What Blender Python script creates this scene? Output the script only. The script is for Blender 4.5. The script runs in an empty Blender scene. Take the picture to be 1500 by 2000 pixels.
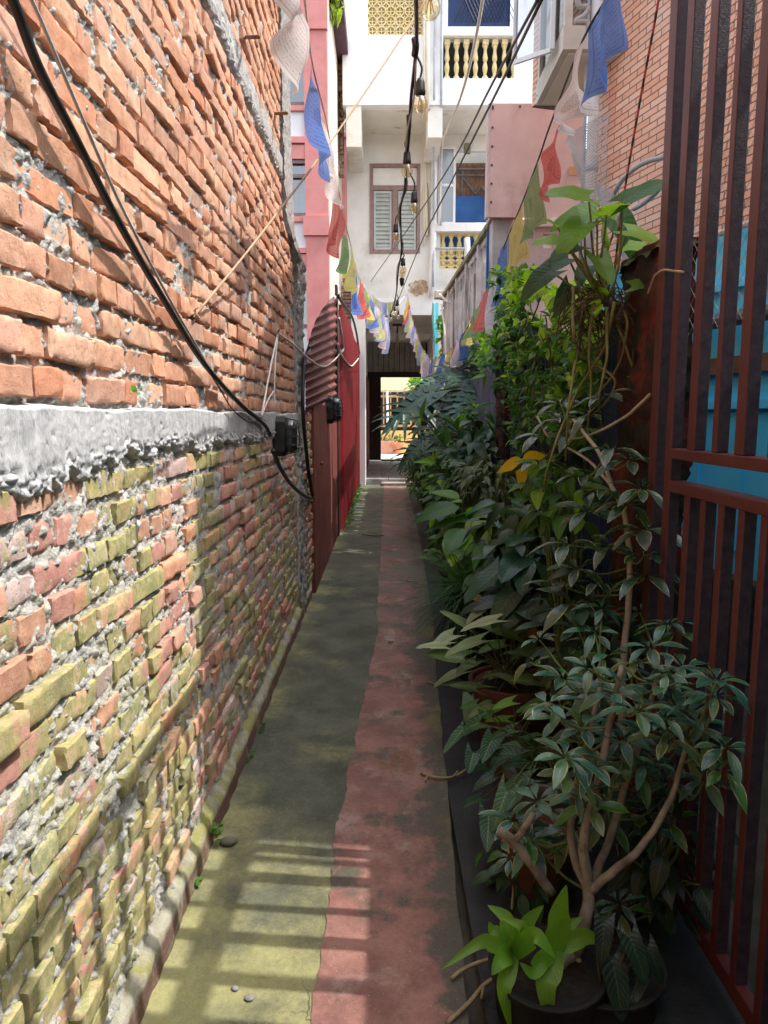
import bpy, math, random
import numpy as np
from mathutils import Vector, Matrix, Euler
R = random.Random(11)
NR = np.random.RandomState(5)
PI = math.pi
sc = bpy.context.scene
COL = sc.collection
# ------------------------------------------------------------------ camera
FPX, CAMZ, PITCH = 1400.0, 1.5, math.radians(7.53)
cd = bpy.data.cameras.new('camera'); cam = bpy.data.objects.new('camera', cd); COL.objects.link(cam)
cd.sensor_fit = 'HORIZONTAL'; cd.sensor_width = 36; cd.lens = 36*FPX/1500
cd.clip_start = 0.02; cd.clip_end = 3000
cam.location = (0, 0, CAMZ); cam.rotation_euler = (PI/2-PITCH, 0, 0)
sc.camera = cam
_f = Vector((0, math.cos(PITCH), -math.sin(PITCH))); _u = Vector((0, math.sin(PITCH), math.cos(PITCH)))
def ray(px, py): return Vector((1,0,0))*((px-750)/FPX) + _u*((1000-py)/FPX) + _f
def P(px, py, Y):                     # point of the photograph at distance Y along the alley
    d = ray(px, py); return Vector((0,0,CAMZ)) + d*(Y/d.y)
def PX(px, py, X):                    # ... on the upright plane x = X
    d = ray(px, py); return Vector((0,0,CAMZ)) + d*(X/d.x)
def PG(px, py, z=0):                  # ... on the ground
    d = ray(px, py); return Vector((0,0,CAMZ)) + d*((z-CAMZ)/d.z)
# ------------------------------------------------------------------ light
EL, AZ = math.radians(59), math.radians(6)
to_sun = Vector((math.cos(EL)*math.cos(AZ), -math.cos(EL)*math.sin(AZ), math.sin(EL)))
ld = bpy.data.lights.new('sun', 'SUN'); sun = bpy.data.objects.new('sun', ld); COL.objects.link(sun)
ld.energy = 5.0; ld.angle = math.radians(0.4); ld.color = (1, .97, .915)
sun.rotation_euler = (-to_sun).to_track_quat('-Z', 'Y').to_euler()
sun.location = (4, -1, 9)
w = bpy.data.worlds.new('World'); sc.world = w; w.use_nodes = True
wn = w.node_tree; wn.nodes.clear()
sky = wn.nodes.new('ShaderNodeTexSky'); sky.sky_type = 'NISHITA'; sky.sun_disc = False
sky.sun_elevation = EL; sky.sun_rotation = PI/2 + AZ
sky.air_density = 1.0; sky.dust_density = 2.5; sky.ozone_density = 1.0
hs = wn.nodes.new('ShaderNodeHueSaturation'); hs.inputs['Saturation'].default_value = .38; hs.inputs['Value'].default_value = 3.5
bg = wn.nodes.new('ShaderNodeBackground'); bg.inputs['Strength'].default_value = 0.15
wo = wn.nodes.new('ShaderNodeOutputWorld')
wn.links.new(sky.outputs[0], hs.inputs['Color']); wn.links.new(hs.outputs[0], bg.inputs[0]); wn.links.new(bg.outputs[0], wo.inputs[0])
sc.view_settings.view_transform = 'Standard'; sc.view_settings.look = 'None'; sc.view_settings.exposure = 0
sc.render.engine = 'CYCLES'
sc.cycles.max_bounces = 8; sc.cycles.diffuse_bounces = 7; sc.cycles.transparent_max_bounces = 12
sc.cycles.caustics_reflective = False; sc.cycles.caustics_refractive = False
sc.cycles.use_denoising = True
# ------------------------------------------------------------------ noise on arrays
def _hash(ix, iy, iz):
    n = (ix*73856093) ^ (iy*19349663) ^ (iz*83492791)
    n = (n ^ (n >> 13)) * 1274126177 & 0x7fffffff
    n = (n ^ (n >> 16)) & 0xffff
    return n/65535.0
def vn(p, s=1.0, off=0):
    q = np.asarray(p, dtype=np.float64)*s + off*17.31 + 4096
    i = np.floor(q).astype(np.int64); f = q-i; f = f*f*(3-2*f)
    r = 0
    for dx in (0,1):
        for dy in (0,1):
            for dz in (0,1):
                wgt = (f[:,0] if dx else 1-f[:,0])*(f[:,1] if dy else 1-f[:,1])*(f[:,2] if dz else 1-f[:,2])
                r = r + wgt*_hash(i[:,0]+dx, i[:,1]+dy, i[:,2]+dz)
    return r
def fbm(p, s, o=3, off=0):
    t, a, r = 0, 1.0, 0
    for k in range(o):
        r = r + a*vn(p, s*2**k, off+k); t += a; a *= .5
    return r/t
# ------------------------------------------------------------------ objects
def props(o, label=None, cat=None, group=None, kind=None):
    if label: o['label'] = label
    if cat: o['category'] = cat
    if group: o['group'] = group
    if kind: o['kind'] = kind
    return o
def thing(name, label, cat, loc=(0,0,0), group=None):
    o = bpy.data.objects.new(name, None); COL.objects.link(o); o.location = loc
    o.empty_display_size = .1
    return props(o, label, cat, group)
def origin(o):
    v = Vector((0,0,0))
    while o is not None:
        v = v + o.location; o = o.parent
    return v
def link(name, me, mat, parent=None, loc=None):
    o = bpy.data.objects.new(name, me); COL.objects.link(o)
    if mat is not None: me.materials.append(mat)
    o.parent = parent
    return o
def npmesh(name, V, F, mat, parent=None, col=None, uv=None, smooth=True, base=None, sharp=None):
    V = np.asarray(V, dtype=np.float64)
    og = origin(parent) if parent is not None else (Vector(base) if base is not None else Vector((0,0,0)))
    me = bpy.data.meshes.new(name)
    me.from_pydata((V-np.array(og)).tolist(), [], F.tolist() if isinstance(F, np.ndarray) else F)
    if col is not None:
        a = me.attributes.new('Col', 'FLOAT_COLOR', 'POINT')
        c = np.ones((len(V), 4)); c[:, :col.shape[1]] = col
        a.data.foreach_set('color', c.astype(np.float32).ravel())
    if uv is not None:
        a = me.attributes.new('luv', 'FLOAT_VECTOR', 'POINT')
        c = np.zeros((len(V), 3)); c[:, :uv.shape[1]] = uv
        a.data.foreach_set('vector', c.astype(np.float32).ravel())
    if smooth: me.polygons.foreach_set('use_smooth', [True]*len(me.polygons))
    me.update()
    if sharp: me.set_sharp_from_angle(angle=math.radians(sharp))
    o = link(name, me, mat, parent)
    if parent is None and base is not None: o.location = base
    return o
def gridF(nu, nv, off=0):             # quads of an nu x nv vertex grid (index = i*nv + j)
    i, j = np.meshgrid(np.arange(nu-1), np.arange(nv-1), indexing='ij')
    a = (i*nv+j).ravel()+off
    return np.stack([a, a+nv, a+nv+1, a+1], 1)
class MB:
    def __init__(s): s.v = []; s.f = []
    def add(s, vs, fs):
        n = len(s.v); s.v += [tuple(v) for v in vs]; s.f += [tuple(i+n for i in f) for f in fs]
    def box(s, a, b, M=None):
        x0,y0,z0 = a; x1,y1,z1 = b
        vs = [Vector(p) for p in ((x0,y0,z0),(x1,y0,z0),(x1,y1,z0),(x0,y1,z0),(x0,y0,z1),(x1,y0,z1),(x1,y1,z1),(x0,y1,z1))]
        if M is not None: vs = [M @ v for v in vs]
        s.add(vs, [(0,3,2,1),(4,5,6,7),(0,1,5,4),(1,2,6,5),(2,3,7,6),(3,0,4,7)]); return s
    def hexa(s, q0, q1):              # two quads joined
        s.add(list(q0)+list(q1), [(0,3,2,1),(4,5,6,7),(0,1,5,4),(1,2,6,5),(2,3,7,6),(3,0,4,7)]); return s
    def quad(s, *p):
        s.add(p, [tuple(range(len(p)))]); return s
    def tube(s, pts, r, n=8, cap=True):
        pts = [Vector(p) for p in pts]; m = len(pts)
        rs = r if isinstance(r, (list, tuple)) else [r]*m
        t0 = (pts[1]-pts[0]).normalized()
        a = t0.orthogonal().normalized(); vs = []; fs = []
        for k in range(m):
            t = (pts[min(k+1,m-1)]-pts[max(k-1,0)])
            t = t.normalized() if t.length > 1e-9 else t0
            a = (a - t*a.dot(t)); a = a.normalized() if a.length > 1e-6 else t.orthogonal().normalized()
            b = t.cross(a)
            for j in range(n):
                an = 2*PI*j/n; vs.append(pts[k]+(a*math.cos(an)+b*math.sin(an))*rs[k])
        for k in range(m-1):
            for j in range(n): fs.append((k*n+j, k*n+(j+1)%n, (k+1)*n+(j+1)%n, (k+1)*n+j))
        if cap: fs += [tuple(range(n))[::-1], tuple((m-1)*n+j for j in range(n))]
        s.add(vs, fs); return s
    def lathe(s, prof, n=16, M=None):   # prof: list of (r, z)
        vs = []; fs = []
        for r, z in prof:
            for j in range(n):
                v = Vector((r*math.cos(2*PI*j/n), r*math.sin(2*PI*j/n), z)); vs.append(M @ v if M is not None else v)
        for k in range(len(prof)-1):
            for j in range(n): fs.append((k*n+j, k*n+(j+1)%n, (k+1)*n+(j+1)%n, (k+1)*n+j))
        fs += [tuple(range(n))[::-1], tuple((len(prof)-1)*n+j for j in range(n))]
        s.add(vs, fs); return s
    def prism(s, poly, d):            # polygon (list of points) extruded by the vector d
        n = len(poly); d = Vector(d); p = [Vector(q) for q in poly]
        s.add(p+[q+d for q in p], [tuple(range(n))[::-1], tuple(range(n, 2*n))]+[(i,(i+1)%n,(i+1)%n+n,i+n) for i in range(n)]); return s
    def build(s, name, mat, parent=None, label=None, smooth=False, bevel=0, base=None, seg=2):
        o = npmesh(name, np.array(s.v), s.f, mat, parent, smooth=smooth, base=base)
        if bevel:
            m = o.modifiers.new('bevel', 'BEVEL'); m.width = bevel; m.segments = seg; m.limit_method = 'ANGLE'; m.angle_limit = math.radians(40)
        if label: o['label'] = label
        return o
def smooth_path(pts, k=6):            # Catmull-Rom through the points
    p = [Vector(q) for q in pts]; p = [p[0]*2-p[1]]+p+[p[-1]*2-p[-2]]; out = []
    for i in range(1, len(p)-2):
        for j in range(k):
            t = j/k
            out.append(.5*((2*p[i])+(p[i+1]-p[i-1])*t+(2*p[i-1]-5*p[i]+4*p[i+1]-p[i+2])*t*t+(3*p[i]-p[i-1]-3*p[i+1]+p[i+2])*t**3))
    out.append(p[-2]); return out
def copy_tree(o, parent=None):
    c = o.copy(); COL.objects.link(c); c.parent = parent
    for ch in list(o.children): copy_tree(ch, c)
    return c
def slab(mb, x0, x1, z0, z1, y0, y1, holes=()):   # wall facing -y with rectangular openings
    xs = sorted({x0, x1, *[min(max(h[0],x0),x1) for h in holes], *[min(max(h[1],x0),x1) for h in holes]})
    zs = sorted({z0, z1, *[min(max(h[2],z0),z1) for h in holes], *[min(max(h[3],z0),z1) for h in holes]})
    hole = lambda a, b: any(h[0]-1e-6 <= a <= h[1]+1e-6 and h[2]-1e-6 <= b <= h[3]+1e-6 for h in holes)
    nx, nz = len(xs)-1, len(zs)-1
    solid = [[not hole((xs[i]+xs[i+1])/2, (zs[j]+zs[j+1])/2) for j in range(nz)] for i in range(nx)]
    S = lambda i, j: 0 <= i < nx and 0 <= j < nz and solid[i][j]
    for i in range(nx):
        for j in range(nz):
            if not S(i,j): continue
            a,b,c,d = xs[i],xs[i+1],zs[j],zs[j+1]
            mb.quad((a,y0,c),(b,y0,c),(b,y0,d),(a,y0,d)); mb.quad((a,y1,c),(a,y1,d),(b,y1,d),(b,y1,c))
            if not S(i-1,j): mb.quad((a,y0,c),(a,y0,d),(a,y1,d),(a,y1,c))
            if not S(i+1,j): mb.quad((b,y0,c),(b,y1,c),(b,y1,d),(b,y0,d))
            if not S(i,j-1): mb.quad((a,y0,c),(a,y1,c),(b,y1,c),(b,y0,c))
            if not S(i,j+1): mb.quad((a,y0,d),(b,y0,d),(b,y1,d),(a,y1,d))
    return mb
# ------------------------------------------------------------------ materials
class NT:
    def __init__(s, name):
        s.m = bpy.data.materials.new(name); s.m.use_nodes = True; s.t = s.m.node_tree
        s.b = s.t.nodes['Principled BSDF']; s.out = s.t.nodes['Material Output']
        s._c = None
    def n(s, typ, **kw):
        o = s.t.nodes.new('ShaderNode'+typ)
        for k, v in kw.items(): setattr(o, k, v)
        return o
    def l(s, a, b): s.t.links.new(a, b)
    def put(s, sock, v):
        if isinstance(v, (int, float)): sock.default_value = v
        elif isinstance(v, (tuple, list)): sock.default_value = tuple(v)+((1,) if len(v) == 3 and sock.type == 'RGBA' else ())
        else: s.l(v, sock)
    def co(s):
        if s._c is None: s._c = s.n('TexCoord').outputs['Object']
        return s._c
    def noise(s, scale, detail=4, rough=.55, vec=None, stretch=None, dist=0):
        n = s.n('TexNoise'); n.inputs['Scale'].default_value = scale; n.inputs['Detail'].default_value = detail
        n.inputs['Roughness'].default_value = rough; n.inputs['Distortion'].default_value = dist
        v = vec if vec is not None else s.co()
        if stretch is not None:
            mp = s.n('Mapping'); mp.inputs['Scale'].default_value = stretch; s.l(v, mp.inputs['Vector']); v = mp.outputs[0]
        s.l(v, n.inputs['Vector']); return n.outputs['Fac']
    def ramp(s, fac, lo, hi):
        r = s.n('MapRange'); r.interpolation_type = 'SMOOTHSTEP'
        s.put(r.inputs['Value'], fac); r.inputs['From Min'].default_value = lo; r.inputs['From Max'].default_value = hi
        return r.outputs[0]
    def mix(s, fac, a, b, mode='MIX'):
        m = s.n('Mix', data_type='RGBA', blend_type=mode)
        s.put(m.inputs[0], fac); s.put(m.inputs[6], a); s.put(m.inputs[7], b); return m.outputs[2]
    def math(s, op, a, b=0.0):
        m = s.n('Math', operation=op); s.put(m.inputs[0], a); s.put(m.inputs[1], b); return m.outputs[0]
    def attr(s, name, vec=False):
        a = s.n('Attribute', attribute_name=name); return a.outputs['Vector' if vec else 'Color']
    def sep(s, v):
        x = s.n('SeparateXYZ'); s.l(v, x.inputs[0]); return x.outputs
    def bump(s, h, strength=.3, dist=.01):
        b = s.n('Bump'); b.inputs['Strength'].default_value = strength; b.inputs['Distance'].default_value = dist
        s.l(h, b.inputs['Height']); s.l(b.outputs[0], s.b.inputs['Normal']); return s
    def base(s, c): s.put(s.b.inputs['Base Color'], c); return s
    def rough(s, r): s.put(s.b.inputs['Roughness'], r); return s
    def spec(s, v): s.b.inputs['Specular IOR Level'].default_value = v; return s
def pmat(name, c1, c2, scale=6, rough=.75, bump=.2, bscale=60, bdist=.004, stain=None, sscale=1.5, sthr=(.5,.75), metallic=0, spec=.35, stretch=None, drip=False):
    t = NT(name)
    c = t.mix(t.ramp(t.noise(scale, 5, .6, stretch=stretch), .3, .7), c1, c2)
    if stain is not None:
        st = t.noise(sscale, 6, .65, stretch=(3,3,.45) if drip else None)
        c = t.mix(t.ramp(st, *sthr), c, stain)
    t.base(c); t.rough(rough); t.spec(spec); t.b.inputs['Metallic'].default_value = metallic
    if bump: t.bump(t.noise(bscale, 5, .6, stretch=stretch), bump, bdist)
    return t.m
def glassmat(name, tint=(.5,.6,.65), alpha=.35, rough=.05):
    t = NT(name)
    g = t.n('BsdfGlossy'); g.inputs['Roughness'].default_value = rough
    tr = t.n('BsdfTransparent'); tr.inputs[0].default_value = tuple(tint)+(1,)
    fr = t.n('Fresnel'); fr.inputs[0].default_value = 1.5
    mx = t.n('MixShader'); t.l(t.math('ADD', fr.outputs[0], alpha*.4), mx.inputs[0]); t.l(tr.outputs[0], mx.inputs[1]); t.l(g.outputs[0], mx.inputs[2])
    t.l(mx.outputs[0], t.out.inputs[0]); return t.m
def leafmat(name, margin=None, mthr=.62, vein=.25, trans=.3, rough=.38, spec=.45, blotch=None, mwig=.25):
    t = NT(name)
    c = t.attr('Col'); uv = t.sep(t.attr('luv', True))
    s_ = t.math('ABSOLUTE', uv[0])
    c = t.mix(t.math('MULTIPLY', t.ramp(t.noise(9, 3), .3, .75), .35), c, (.5,.5,.5), 'MULTIPLY')
    c = t.mix(t.math('MULTIPLY', t.ramp(t.noise(26, 4, .7), .62, .8), .25), c, (.16,.15,.05))
    # fine side veins and the midrib
    wv = t.math('SINE', t.math('ADD', t.math('MULTIPLY', uv[1], 55.0), t.math('MULTIPLY', s_, -18.0)))
    c = t.mix(t.math('MULTIPLY', t.ramp(wv, .55, 1.0), vein*.5), c, (.5,.62,.32), 'SCREEN')
    c = t.mix(t.math('MULTIPLY', t.math('SUBTRACT', 1.0, t.ramp(s_, .02, .1)), vein), c, (.42,.52,.22))
    if blotch is not None:
        c = t.mix(t.math('MULTIPLY', t.math('SUBTRACT', 1.0, t.ramp(t.math('ADD', s_, t.math('MULTIPLY', t.noise(40, 3), .5)), .25, .85)), .8), c, blotch)
    if margin is not None:
        e = t.math('ADD', s_, t.math('MULTIPLY', t.math('SUBTRACT', t.noise(24, 3), .5), mwig*2))
        c = t.mix(t.ramp(e, mthr, mthr+.16), c, margin)
    t.base(c); t.rough(rough); t.spec(spec)
    t.bump(t.math('ADD', t.math('MULTIPLY', wv, .5), t.noise(30, 3)), .25, .002)
    tl = t.n('BsdfTranslucent'); t.l(t.mix(1.0, c, (1.0,1.25,.55), 'MULTIPLY'), tl.inputs[0])
    mx = t.n('MixShader'); mx.inputs[0].default_value = trans
    t.l(t.b.outputs[0], mx.inputs[1]); t.l(tl.outputs[0], mx.inputs[2]); t.l(mx.outputs[0], t.out.inputs[0])
    return t.m
# ================================================================== ground
def ground_mats():
    t = NT('path_concrete')
    xyz = t.sep(t.co())
    big = t.noise(.9, 5, .6); mid = t.noise(4, 6, .65); fine = t.noise(120, 3, .7)
    c = t.mix(t.ramp(mid, .3, .75), (.064,.070,.047), (.145,.150,.10))
    moss = t.math('ADD', t.noise(2.2, 7, .7), t.math('MULTIPLY', t.ramp(xyz[1], 3.0, 1.6), .22))  # moss thickens near the camera, part of the sun patch put into its colour
    edge = t.math('MULTIPLY', t.ramp(xyz[0], -.36, -.62), .12)
    c = t.mix(t.ramp(t.math('ADD', moss, edge), .52, .84), c, (.36,.34,.15))
    c = t.mix(t.math('MULTIPLY', t.ramp(big, .48, .68), .6), c, (.05,.052,.043))
    c = t.mix(t.math('MULTIPLY', t.ramp(t.noise(26, 6, .75), .6, .78), .5), c, (.04,.042,.03))
    c = t.mix(t.math('MULTIPLY', t.ramp(t.noise(55, 6, .8), .35, .7), .45), c, t.mix(1.0, c, (.45,.45,.42), 'MULTIPLY'))
    c = t.mix(t.ramp(t.noise(260, 2, .5), .68, .74), c, (.46,.46,.40))
    t.base(c); t.rough(t.math('ADD', t.math('MULTIPLY', t.ramp(big, .35, .7), -.28), .78)); t.spec(.5)
    ck = t.n('TexVoronoi', feature='DISTANCE_TO_EDGE'); ck.inputs['Scale'].default_value = .9
    av = t.n('VectorMath', operation='ADD'); t.l(t.co(), av.inputs[0]); nz_ = t.n('TexNoise'); nz_.inputs['Scale'].default_value = 3.5; nz_.inputs['Detail'].default_value = 6; t.l(t.co(), nz_.inputs['Vector']); t.l(nz_.outputs['Color'], av.inputs[1]); t.l(av.outputs[0], ck.inputs['Vector'])
    crk = t.math('MULTIPLY', t.ramp(ck.outputs['Distance'], .007, .001), t.ramp(t.noise(1.1, 2), .5, .6))
    t.base(t.mix(t.math('MULTIPLY', crk, .8), c, (.02,.02,.017)))
    t.bump(t.math('ADD', t.math('ADD', t.math('MULTIPLY', mid, .8), t.math('MULTIPLY', fine, .6)), t.math('MULTIPLY', crk, -1.2)), .6, .006)
    r = NT('red_floor_paint')
    xyz = r.sep(r.co())
    mid = r.noise(5, 6, .65); big = r.noise(1.4, 5, .6)
    c = r.mix(r.ramp(mid, .3, .72), (.215,.092,.075), (.37,.185,.145))
    c = r.mix(r.math('MULTIPLY', r.ramp(big, .5, .66), .75), c, (.18,.105,.088))
    c = r.mix(r.math('MULTIPLY', r.ramp(r.noise(2.7, 7, .72), .52, .66), .7), c, (.43,.30,.25))
    ed = r.math('MULTIPLY', r.ramp(r.math('SUBTRACT', xyz[0], r.math('MULTIPLY', xyz[1], .022)), .05, .21), .20)
    c = r.mix(r.ramp(r.math('ADD', r.noise(3.1, 8, .7), ed), .50, .64), c, (.095,.088,.062))
    c = r.mix(r.math('MULTIPLY', r.ramp(r.noise(11, 7, .75), .56, .70), .7), c, (.13,.075,.062))
    c = r.mix(r.ramp(r.math('ADD', r.noise(2.4, 6, .7, vec=None, dist=.4), ed), .68, .8), c, (.17,.165,.055))
    far = r.ramp(xyz[1], 3.6, 7)
    c = r.mix(r.math('MULTIPLY', far, r.ramp(r.noise(2.0, 7, .7), .42, .6)), c, (.17,.155,.115))
    # damp hollows
    wet = 0
    for (x, y, a, b) in ((.08,2.98,.085,.17), (.11,3.95,.07,.22), (.04,4.75,.06,.25), (.0,2.93,.05,.05)):
        dx = r.math('DIVIDE', r.math('SUBTRACT', xyz[0], x), a); dy = r.math('DIVIDE', r.math('SUBTRACT', xyz[1], y), b)
        d = r.math('ADD', r.math('ADD', r.math('MULTIPLY', dx, dx), r.math('MULTIPLY', dy, dy)), r.math('MULTIPLY', r.noise(11, 5, .65), 2.4))
        k = r.ramp(d, 2.5, 1.2); wet = k if wet == 0 else r.math('MAXIMUM', wet, k)
    c = r.mix(r.math('MULTIPLY', wet, .78), c, (.17,.062,.022))
    c = r.mix(r.math('MULTIPLY', r.ramp(r.noise(60, 6, .8), .38, .7), .5), c, r.mix(1.0, c, (.5,.46,.45), 'MULTIPLY'))
    c = r.mix(r.ramp(r.noise(240, 2, .5), .69, .75), c, (.55,.45,.4))
    r.base(c); r.rough(r.math('ADD', r.math('MULTIPLY', wet, -.62), .68)); r.spec(.5)
    bs = r.math('MULTIPLY', r.math('ADD', mid, r.math('MULTIPLY', r.noise(120, 3, .7), .4)), r.math('SUBTRACT', 1.0, wet))
    r.bump(bs, .4, .005)
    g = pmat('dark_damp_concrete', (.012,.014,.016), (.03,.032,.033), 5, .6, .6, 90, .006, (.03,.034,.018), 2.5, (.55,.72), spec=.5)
    return t.m, r.m, g
m_path, m_red, m_strip = ground_mats()
def sheet(name, xs, ys, zf, mat, nx, ny, edge=None):
    X, Y = np.meshgrid(np.linspace(0,1,nx), np.linspace(ys[0], ys[1], ny), indexing='ij')
    p = np.stack([np.zeros(nx*ny), Y.ravel(), np.zeros(nx*ny)], 1)
    a = np.full(nx*ny, xs[0]); b = np.full(nx*ny, xs[1])
    if edge is not None: a, b = edge(p, a, b)
    p[:,0] = a+(b-a)*X.ravel()
    p[:,2] = zf(p)
    return props(npmesh(name, p, gridF(nx, ny), mat), kind='structure')
m_soil = pmat('earth', (.05,.042,.03), (.10,.085,.06), 3, .95, .4, 40, .01)
gm = MB().quad((-400,-400,-.06),(400,-400,-.06),(400,400,-.06),(-400,400,-.06))
props(gm.build('ground', m_soil), kind='structure')
zrough = lambda p: (fbm(p, 3.0, 3)-.5)*.012
RE = ([-1.5,1.6,2.2,3.45,5.4,9,15,16.1], [.205,.212,.238,.285,.37,.45,.5,.5])
def path_edge(p, a, b): return a, np.interp(p[:,1], *RE)-.012+(fbm(p, 6, 3, 3)-.5)*.02
sheet('path', (-.72,.228), (-1.5,16.1), zrough, m_path, 14, 360, path_edge)
def red_edge(p, a, b):
    y = p[:,1]
    a = np.interp(y, [-1.5,1.8,2.2,3.0,4.7,7.3,14.5,16.1], [-.19,-.178,-.185,-.142,-.055,-.04,-.005,-.005])
    q = np.stack([y*0, np.round(y/.03)*.03, y*0], 1)
    a = a+(fbm(p, 5, 3, 9)-.5)*.035+(fbm(q, 28, 3, 2)-.5)*.026
    return a, np.interp(y, *RE)+(fbm(p, 4, 3, 5)-.5)*.03
sheet('red_path_strip', (0,.238), (-1.5,16.05), lambda p: zrough(p)+.0045, m_red, 6, 700, red_edge)
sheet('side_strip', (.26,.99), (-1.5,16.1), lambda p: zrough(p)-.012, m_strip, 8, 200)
# flagstones and the step into the passage
m_flag = pmat('grey_flagstone', (.22,.21,.20), (.36,.34,.32), 7, .7, .4, 60, .006, (.14,.13,.11), 2, (.5,.7), spec=.5)
st = MB()
def flag(x0,x1,y0,y1,z):
    j = lambda: R.uniform(-.008,.008)
    st.box((x0+.006,y0+.006,-.02),(x1-.006,y1-.006,z+j()*.4))
yy = 16.15
while yy < 24.5:
    d = R.uniform(.7,1.1); xx = -.55
    while xx < 1.5:
        e = min(R.uniform(.45,.8), 1.55-xx); flag(xx, xx+e, yy, yy+d, .115); xx += e
    yy += d
o = st.build('passage_paving', m_flag, bevel=.006); props(o, kind='structure')
sp = MB().box((-.06,15.75,0),(.86,16.13,.06)); o = sp.build('stone_step', pmat('worn_step_stone', (.24,.20,.18), (.36,.31,.28), 6, .8, .5, 50, .006, (.16,.09,.07), 2), bevel=.012)
props(o, 'low worn stone slab step lying before the passage floor', 'step')
# ================================================================== left brick wall
WX = -.642
def brick_rows():
    rows = []; z = .135
    for i in range(17): rows.append((z, .056)); z += .0741
    z = 1.535
    for i in range(19): rows.append((z, .057)); z += .0742
    z = 3.115
    for i in range(30): rows.append((z, .057)); z += .0742
    return rows
LIGHT_O = np.array([(.76,.41,.26), (.72,.36,.22), (.80,.47,.31), (.63,.29,.175), (.78,.45,.30), (.74,.39,.255), (.70,.39,.28)])
def build_bricks(rows, y0, Y1, x0):
    Vs=[]; Fs=[]; Cs=[]; Es=[]; Ms=[]; n0=0
    for ri, (z, h) in enumerate(rows):
        low = z < 1.39
        y1 = Y1(z) if callable(Y1) else Y1
        y = y0-R.uniform(0,.2)
        pH = (.92 if ri % 2 else .6) if low else (.8 if ri % 2 else .45)
        slope = 0
        while y < y1:
            L = R.uniform(.085,.115) if R.random() < pH else R.uniform(.19,.23)
            gap = R.uniform(.003,.014)
            ya, yb = y, y+L; y += L+gap
            if yb > y1+.12: break
            yb = min(yb, y1)
            if yb-ya < .03: continue
            near = ya < 2.6
            nu = max(5, int((13 if near else 8)*(yb-ya)/.2)+3); nv = 8 if near else 6
            hh = h*(R.uniform(.86,1.04) if low else R.uniform(.92,1.10))
            u = np.linspace(0,1,nu); v = np.linspace(0,1,nv)
            # crowd the samples to the edges
            u = .5-.5*np.cos(np.pi*u)*(.9)-.05*(1-2*u); v = .5-.5*np.cos(np.pi*v)*.9-.05*(1-2*v)
            U, V = np.meshgrid(u, v, indexing='ij'); U=U.ravel(); V=V.ravel()
            eu = np.minimum(U,1-U)*(yb-ya); ev = np.minimum(V,1-V)*hh
            e = np.minimum(eu, ev)
            r = R.uniform(.002,.005)
            q = np.clip(1-e/r, 0, 1)
            d = -r*(1-np.sqrt(1-np.minimum(q*q,.999)))
            prot = R.gauss(.006,.005) if not low else R.gauss(.006,.0055)
            if R.random() < .05: prot -= .012
            tz, ty = R.gauss(0,.03), R.gauss(0,.045)
            x = x0+prot+d+tz*(U-.5)*(yb-ya)+ty*(V-.5)*hh
            rt = R.gauss(0,.012)
            Yc = ya+U*(yb-ya); Zc = z+V*hh+rt*(U-.5)*(yb-ya)+R.gauss(0,.002)
            pts = np.stack([x, Yc, Zc], 1)
            # skirt
            G = np.arange(nu*nv).reshape(nu, nv)
            ring = np.concatenate([G[:,0], G[-1,1:], G[-2::-1,-1], G[0,-2:0:-1]])
            back = pts[ring].copy(); back[:,0] = x0-.05
            cen = back.mean(0); back[:,1] = cen[1]+(back[:,1]-cen[1])*.97; back[:,2] = cen[2]+(back[:,2]-cen[2])*.95
            nb = len(ring); k = np.arange(nb); k2 = (k+1)%nb
            fs = np.concatenate([gridF(nu, nv), np.stack([ring[k], nu*nv+k, nu*nv+k2, ring[k2]], 1)])
            P_ = np.concatenate([pts, back]); E_ = np.concatenate([e, np.zeros(nb)])
            c = LIGHT_O[R.randrange(len(LIGHT_O))]*R.uniform(.8,1.12)
            c = c+(np.array((.62,.45,.35))-c)*max(0, R.gauss(.12,.15))
            moss = 0.0
            if low:
                moss = min(1, max(0, R.gauss(.55 if R.random() < .62 else .05, .22)))*(1.0 if ya < 3.4 else .75)
                pale = R.random()
                if pale < .16: c = np.array((.66,.50,.46))*R.uniform(.85,1.1)
                elif pale < .4: c = np.array((.60,.31,.25))*R.uniform(.85,1.15)
            else:
                moss = .35*max(0, 1-(z-1.53)/.1)*R.random()
            Vs.append(P_); Fs.append(fs+n0); Es.append(E_); n0 += len(P_)
            Cs.append(np.repeat(np.append(c, 1)[None], len(P_), 0)); Ms.append(np.full(len(P_), moss))
    V = np.concatenate(Vs); F = np.concatenate(Fs); E = np.concatenate(Es); C = np.concatenate(Cs); Mo = np.concatenate(Ms)
    edge = np.clip(1-E/.012, 0, 1)
    big = V[:,0] > x0-.04
    V[:,0] += np.where(big, (fbm(V, 26, 2)-.5)*.006+(fbm(V, 130, 2, 7)-.5)*.0022-edge*np.maximum(0, vn(V, 48, 3)-.55)*.028, 0)
    V[:,1] += edge*(fbm(V, 55, 2, 11)-.5)*.011
    V[:,2] += edge*(fbm(V, 55, 2, 13)-.5)*.010
    # moss climbs in patches
    g_ = np.clip((fbm(V, 2.6, 4, 21)-.40)*4.0+np.clip((.9-V[:,2])*.35,-.1,.3)+np.clip((2.4-V[:,1])*.25,-.3,.25), 0, 1.1)*(V[:,2] < 1.42)
    mo = np.clip(Mo*.8*np.clip(g_+.5,0,1)+g_*.55+(fbm(V, 20, 2, 25)-.5)*.4*(g_>.1), 0, 1)
    uv = np.stack([mo, edge, Mo], 1)
    return V, F, C, uv
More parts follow.
